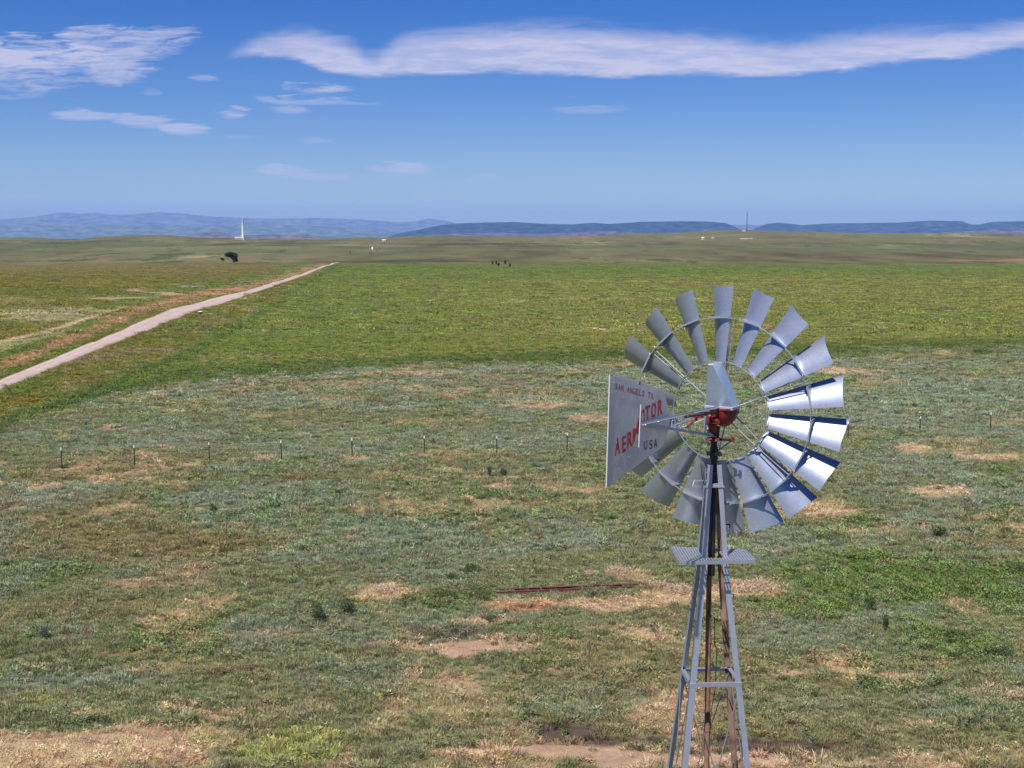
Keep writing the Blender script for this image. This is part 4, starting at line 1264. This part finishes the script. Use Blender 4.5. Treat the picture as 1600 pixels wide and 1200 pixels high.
def scatter(name, label, protos, P, S, Rz, Cl, pick):
    n = len(P)
    me = bpy.data.meshes.new(name); me.vertices.add(n); me.vertices.foreach_set("co", P.astype(np.float32).ravel())
    def at(nm, ty, key, arr):
        a = me.attributes.new(nm, ty, 'POINT'); a.data.foreach_set(key, arr.ravel())
    at("tcol", 'FLOAT_VECTOR', "vector", Cl.astype(np.float32))
    at("tscale", 'FLOAT_VECTOR', "vector", S.astype(np.float32))
    at("trot", 'FLOAT_VECTOR', "vector", Rz.astype(np.float32))
    at("tpick", 'INT', "value", pick.astype(np.int32))
    o = bpy.data.objects.new(name, me); COL.objects.link(o)
    tag(o, label, "grass", kind="stuff")
    ng = bpy.data.node_groups.new(name + "_nodes", 'GeometryNodeTree')
    ng.interface.new_socket("Geometry", in_out='INPUT', socket_type='NodeSocketGeometry')
    ng.interface.new_socket("Geometry", in_out='OUTPUT', socket_type='NodeSocketGeometry')
    N = ng.nodes; Lk = ng.links
    gi = N.new("NodeGroupInput"); go = N.new("NodeGroupOutput")
    g2i = N.new("GeometryNodeGeometryToInstance")
    for po in reversed(protos):
        oi = N.new("GeometryNodeObjectInfo"); oi.inputs["Object"].default_value = po; oi.transform_space = 'ORIGINAL'
        Lk.new(oi.outputs["Geometry"], g2i.inputs[0])
    ip = N.new("GeometryNodeInstanceOnPoints"); ip.inputs["Pick Instance"].default_value = True
    Lk.new(gi.outputs[0], ip.inputs["Points"]); Lk.new(g2i.outputs[0], ip.inputs["Instance"])
    def na(nm, dt):
        a = N.new("GeometryNodeInputNamedAttribute"); a.data_type = dt; a.inputs["Name"].default_value = nm; return a.outputs[0]
    Lk.new(na("tpick", 'INT'), ip.inputs["Instance Index"])
    Lk.new(na("tscale", 'FLOAT_VECTOR'), ip.inputs["Scale"])
    e2r = N.new("FunctionNodeEulerToRotation"); Lk.new(na("trot", 'FLOAT_VECTOR'), e2r.inputs[0]); Lk.new(e2r.outputs[0], ip.inputs["Rotation"])
    Lk.new(ip.outputs[0], go.inputs[0])
    md = o.modifiers.new("scatter", 'NODES'); md.node_group = ng
    return o

protos = []
for kd, cnt in (('grass', 3), ('bunch', 3), ('leafy', 2), ('straw', 2), ('mat', 2)):
    for j in range(cnt):
        me = tuft_mesh("tuft_" + kd, kd, len(protos) * 5 + 1)
        protos.append(bpy.data.objects.new("tuft_" + kd, me))
START = dict(grass=(0, 3), bunch=(3, 3), leafy=(6, 2), straw=(8, 2), mat=(10, 2))

def onroad(px, py):
    return (px < 540) & (py > _rt(px) - 1.5) & (py < _rb(px) + 1.5)

def band(d0, d1, dens, sc, hsc, name, label, ang=23.5, matshare=0.0, fade=False):
    area = R(2 * ang) / 2 * (d1 * d1 - d0 * d0); n = int(area * dens)
    d = np.sqrt(rng.random(n) * (d1 * d1 - d0 * d0) + d0 * d0); t = R(ang) * (rng.random(n) * 2 - 1)
    x = d * np.sin(t); y = d * np.cos(t)
    C, bare, straw, green, hay, wd = land(x, y)
    px, py = pix(x, y)
    dn = .55 + .45 * fbm(x, y, 1.6, octv=3, seed=71)
    keep = (rng.random(n) < np.clip((1 - bare * .93) * (.55 + dn), 0.03, 1)) & ~onroad(px, py)
    if fade: keep &= rng.random(n) < np.clip((760 - d) / 500, 0.0, 1)
    x, y, C, bare, straw, green, hay, wd = [q[keep] for q in (x, y, C, bare, straw, green, hay, wd)]
    n = len(x)
    big = fbm(x, y, .9, octv=2, seed=72)
    s = sc * (.75 + .5 * rng.random(n)) * (1 + .35 * big)
    hf = hsc * (.7 + .5 * rng.random(n)) * (1 + .35 * big + .5 * green + .9 * wd * rng.random(n)) * (1 + (rng.random(n) < .02) * .9)
    u = rng.random(n); pk = np.zeros(n, int)
    kind = np.where(u < .42, 0, np.where(u < .85, 1, 2))
    kind = np.where((green > .35) & (u < .5), 2, kind)
    kind = np.where((straw > .35) & (u < .7), 3, kind)
    if matshare: kind = np.where(rng.random(n) < matshare, 4, kind)
    names = ['grass', 'bunch', 'leafy', 'straw', 'mat']
    for k, nm in enumerate(names):
        st, ct = START[nm]; m = kind == k; pk[m] = st + rng.integers(0, ct, m.sum())
    jit = 1 + .14 * rng.standard_normal(n)[:, None]
    hue = 1 + .07 * rng.standard_normal((n, 3))
    Ct = C * np.clip(jit, .5, 1.7) * hue * TUFT_K
    # some tufts are of another kind than the ground around them
    alt = rng.random(n)
    Ct = np.where((alt < .05)[:, None], C_straw * .9 * jit, Ct); Ct = np.where(((alt > .94) & (straw < .5))[:, None], C_green * 1.4 * jit, Ct)
    Ct = np.where(((alt > .86) & (alt < .90) & (straw < .5))[:, None], C_sage * 1.3 * jit, Ct)
    fl = (rng.random(n) < .0006 + .006 * (wd > .2)) & (hay < .9)
    Ct = np.where(fl[:, None], np.array([[.36, .30, .05]]), Ct)
    Pz = np.stack([x, y, terrain(x, y) - .01], -1)
    S = np.stack([s, s, hf], -1)
    if matshare: 
        mm = kind == 4; S[mm, 0] *= .55; S[mm, 1] *= .55
    Rz = np.stack([rng.normal(0, .08, n), rng.normal(0, .08, n), rng.random(n) * 6.283], -1)
    print("band", name, n)
    return scatter(name, label, protos, Pz, S, Rz, np.clip(Ct, .005, .6), pk)

TUFT_K = 2.5
band(33, 62, 46, .95, .85, "prairie_grass", "tufts of mixed green and dry grass covering the near pasture")
band(62, 115, 17, 1.35, 1.0, "prairie_grass", "finer tufts of grass and sage around the wire fence")
band(115, 210, 4.6, 2.3, 1.15, "prairie_grass", "grass of the pasture and weeds beyond the wire fence")
band(210, 760, .30, 5.5, 1.0, "hay_grass", "grass of the wide hay field and the roadside", matshare=.5, fade=True)

# ------------------------------------------------------------------ sun, sky, clouds
SUN = Vector((-.25, -.46, .85)).normalized()
el = math.asin(SUN.z); az = math.atan2(SUN.x, SUN.y)
sl = bpy.data.lights.new("sun", 'SUN'); sl.energy = 5.0; sl.angle = R(.55); sl.color = (1.0, .955, .89)
so = bpy.data.objects.new("sun", sl); COL.objects.link(so)
so.rotation_euler = SUN.to_track_quat('Z', 'Y').to_euler(); so.location = (0, 0, 60)

w = bpy.data.worlds.new("World"); scene.world = w; w.use_nodes = True
nt = w.node_tree
for n_ in list(nt.nodes): nt.nodes.remove(n_)
N = nt.nodes; Lk = nt.links
out = N.new("ShaderNodeOutputWorld"); bg = N.new("ShaderNodeBackground"); Lk.new(bg.outputs[0], out.inputs[0])
sky = N.new("ShaderNodeTexSky"); sky.sky_type = 'NISHITA'; sky.sun_disc = False
sky.sun_elevation = el; sky.sun_rotation = az; sky.altitude = 1800; sky.air_density = 1.0; sky.dust_density = .3; sky.ozone_density = 4.0
def V(x):
    if hasattr(x, "default_value") or hasattr(x, "links"): return x
    return x
def M2(op, a, b=None, c=None, clamp=False):
    t = N.new("ShaderNodeMath"); t.operation = op; t.use_clamp = clamp
    for i, q in enumerate((a, b, c)):
        if q is None: continue
        if isinstance(q, (int, float)): t.inputs[i].default_value = q
        else: Lk.new(q, t.inputs[i])
    return t.outputs[0]
def MR(v, a, b, c=0., d=1., smooth=True):
    t = N.new("ShaderNodeMapRange"); t.interpolation_type = 'SMOOTHSTEP' if smooth else 'LINEAR'
    Lk.new(v, t.inputs["Value"])
    for nm, q in (("From Min", a), ("From Max", b), ("To Min", c), ("To Max", d)): t.inputs[nm].default_value = q
    return t.outputs["Result"]
tc = N.new("ShaderNodeTexCoord"); sx = N.new("ShaderNodeSeparateXYZ"); Lk.new(tc.outputs["Generated"], sx.inputs[0])
yy = M2('MAXIMUM', sx.outputs[1], .05)
U = M2('DIVIDE', sx.outputs[0], yy); Vv = M2('DIVIDE', sx.outputs[2], yy)
def uv(px, py):
    r = ray(px, py); return r.x / r.y, r.z / r.y
def noise(su, sv, det=8, rough=.6, off=0.):
    cb = N.new("ShaderNodeCombineXYZ"); Lk.new(M2('MULTIPLY_ADD', U, su, off), cb.inputs[0]); Lk.new(M2('MULTIPLY', Vv, sv), cb.inputs[1]); cb.inputs[2].default_value = off
    n_ = N.new("ShaderNodeTexNoise"); n_.inputs["Scale"].default_value = 1; n_.inputs["Detail"].default_value = det; n_.inputs["Roughness"].default_value = rough
    n_.inputs["Distortion"].default_value = .6
    Lk.new(cb.outputs[0], n_.inputs["Vector"]); return n_.outputs["Fac"]
nA = noise(14, 70, 8, .62, 3.1); nB = noise(40, 240, 7, .6, 8.4); nC = noise(9, 30, 5, .5, 1.7)
dA = M2('SUBTRACT', nA, .5); dB = M2('SUBTRACT', nB, .5); dC = M2('SUBTRACT', nC, .5)
Vw = M2('ADD', Vv, M2('ADD', M2('MULTIPLY', dA, .010), M2('MULTIPLY', dB, .006)))
def curve(pts):
    """lookup v(u) through photo-measured points"""
    us = [uv(p[0], p[1]) for p in pts]
    c = N.new("ShaderNodeFloatCurve"); cm = c.mapping; cv = cm.curves[0]
    u0, u1 = -.3, .5
    P = [((u - u0) / (u1 - u0), v / .2) for u, v in us]
    cv.points[0].location = P[0]; cv.points[1].location = P[-1]
    for p in P[1:-1]: cv.points.new(*p)
    cm.update()
    Lk.new(M2('DIVIDE', M2('SUBTRACT', U, u0), u1 - u0), c.inputs["Value"])
    return M2('MULTIPLY', c.outputs[0], .2)
botp = [(345,95),(400,91),(450,93),(480,100),(512,113),(600,121),(700,120),(800,118),(900,122),(1000,121),(1150,122),(1250,118),(1350,108),(1450,97),(1600,78),(1800,50)]
topp = [(345,91),(380,70),(425,50),(470,42),(520,50),(556,66),(580,80),(605,70),(635,50),(700,42),(800,37),(950,38),(1050,45),(1130,50),(1200,60),(1300,52),(1400,42),(1500,36),(1600,28),(1800,0)]
vb = curve(botp); vt = curve(topp)
lowd = MR(M2('SUBTRACT', Vw, vb), -.0012, .0045); upd = MR(M2('SUBTRACT', vt, M2('ADD', Vv, M2('MULTIPLY', dA, .022))), -.003, .013)
ends = MR(U, uv(340, 90)[0], uv(375, 90)[0])
band_ = M2('MULTIPLY', M2('MULTIPLY', lowd, upd), ends)
band_ = M2('MULTIPLY', band_, MR(M2('ADD', M2('MULTIPLY', dB, .7), M2('MULTIPLY', dA, 1.3)), -.22, .2, .58, .92))
tot = band_
ELL = [(50,86,120,26,0,.8),(160,62,110,14,4,.55),(215,72,60,20,4,.6),(175,106,48,22,-4,.6),(60,128,75,13,0,.5),(265,50,34,6,5,.3),(20,150,40,6,0,.2),
       (500,136,48,7.5,0,.62),(485,157,70,6,0,.42),(455,172,26,6,0,.35),(362,176,22,8,0,.55),(140,182,50,6,0,.5),(222,189,44,10,-4,.5),(282,201,36,10,-4,.6),(320,121,24,6,0,.35),
       (440,268,40,7,0,.5),(432,264,16,6,0,.5),(500,276,45,6,0,.38),(633,264,48,8,0,.5),(915,170,50,7,0,.28),(755,282,25,5,0,.2),(238,145,16,5,0,.2),(30,312,40,8,0,.15),(700,318,45,5,0,.15),(370,212,40,4,0,.18),(495,220,25,4,0,.2),(560,160,40,4,0,.25)]
for (px, py, rx, ry, rot, st) in ELL:
    cu, cv = uv(px, py); ru = rx / F; rv = ry / F
    a = M2('SUBTRACT', U, cu); b = M2('SUBTRACT', Vw, cv)
    if rot:
        cr_, sr_ = math.cos(R(rot)), math.sin(R(rot))
        a2 = M2('ADD', M2('MULTIPLY', a, cr_), M2('MULTIPLY', b, sr_)); b = M2('SUBTRACT', M2('MULTIPLY', b, cr_), M2('MULTIPLY', a, sr_)); a = a2
    q = M2('ADD', M2('POWER', M2('ABSOLUTE', M2('DIVIDE', a, ru * 1.15)), 2.), M2('POWER', M2('ABSOLUTE', M2('DIVIDE', b, rv * 1.2)), 2.))
    q = M2('ADD', q, M2('MULTIPLY', M2('ADD', dA, M2('MULTIPLY', dB, 1.3)), 3.2))
    tot = M2('MAXIMUM', tot, MR(q, 1.35, -.1, 0, st * 1.05))
frontm = MR(sx.outputs[1], .05, .12)
# elsewhere round the sky: a few loose streaks
other = M2('MULTIPLY', MR(nC, .58, .8, 0, .5), MR(M2('ABSOLUTE', U), .45, .8))
tot = M2('MULTIPLY', M2('MAXIMUM', tot, other), frontm, clamp=True)
hs = N.new("ShaderNodeHueSaturation"); hs.inputs["Saturation"].default_value = 1.46; hs.inputs["Hue"].default_value = .522; hs.inputs["Value"].default_value = 1.0
Lk.new(sky.outputs[0], hs.inputs["Color"])
mx = N.new("ShaderNodeMix"); mx.data_type = 'RGBA'; Lk.new(tot, mx.inputs[0]); Lk.new(hs.outputs[0], mx.inputs[6]); 
CLOUD = (7.3, 7.2, 9.0, 1)
mx.inputs[7].default_value = CLOUD
Lk.new(mx.outputs[2], bg.inputs["Color"]); bg.inputs["Strength"].default_value = .0555

# ------------------------------------------------------------------ haze
HAZE = True
if HAZE:
    m = MB(); m.box((0, 24000, 560), (200000, 80000, 1240)); 
    hm = bpy.data.materials.new("air"); hm.use_nodes = True; ht = hm.node_tree
    for n_ in list(ht.nodes): ht.nodes.remove(n_)
    ho = ht.nodes.new("ShaderNodeOutputMaterial"); pv = ht.nodes.new("ShaderNodeVolumePrincipled")
    pv.inputs["Color"].default_value = (.235, .405, .90, 1); pv.inputs["Density"].default_value = 2.2e-5
    pv.inputs["Anisotropy"].default_value = 0.0
    ht.links.new(pv.outputs[0], ho.inputs["Volume"])
    hz = m.build("haze", hm); tag(hz, kind="stuff")
    # keep every bit of ground inside the box
scene.cycles.use_denoising = True
scene.cycles.volume_bounces = 1
scene.cycles.max_bounces = 6
scene.cycles.diffuse_bounces = 3
scene.cycles.transparent_max_bounces = 8
scene.view_settings.view_transform = 'Standard'
scene.view_settings.look = 'None'
scene.view_settings.exposure = 0.75
scene.view_settings.gamma = 1
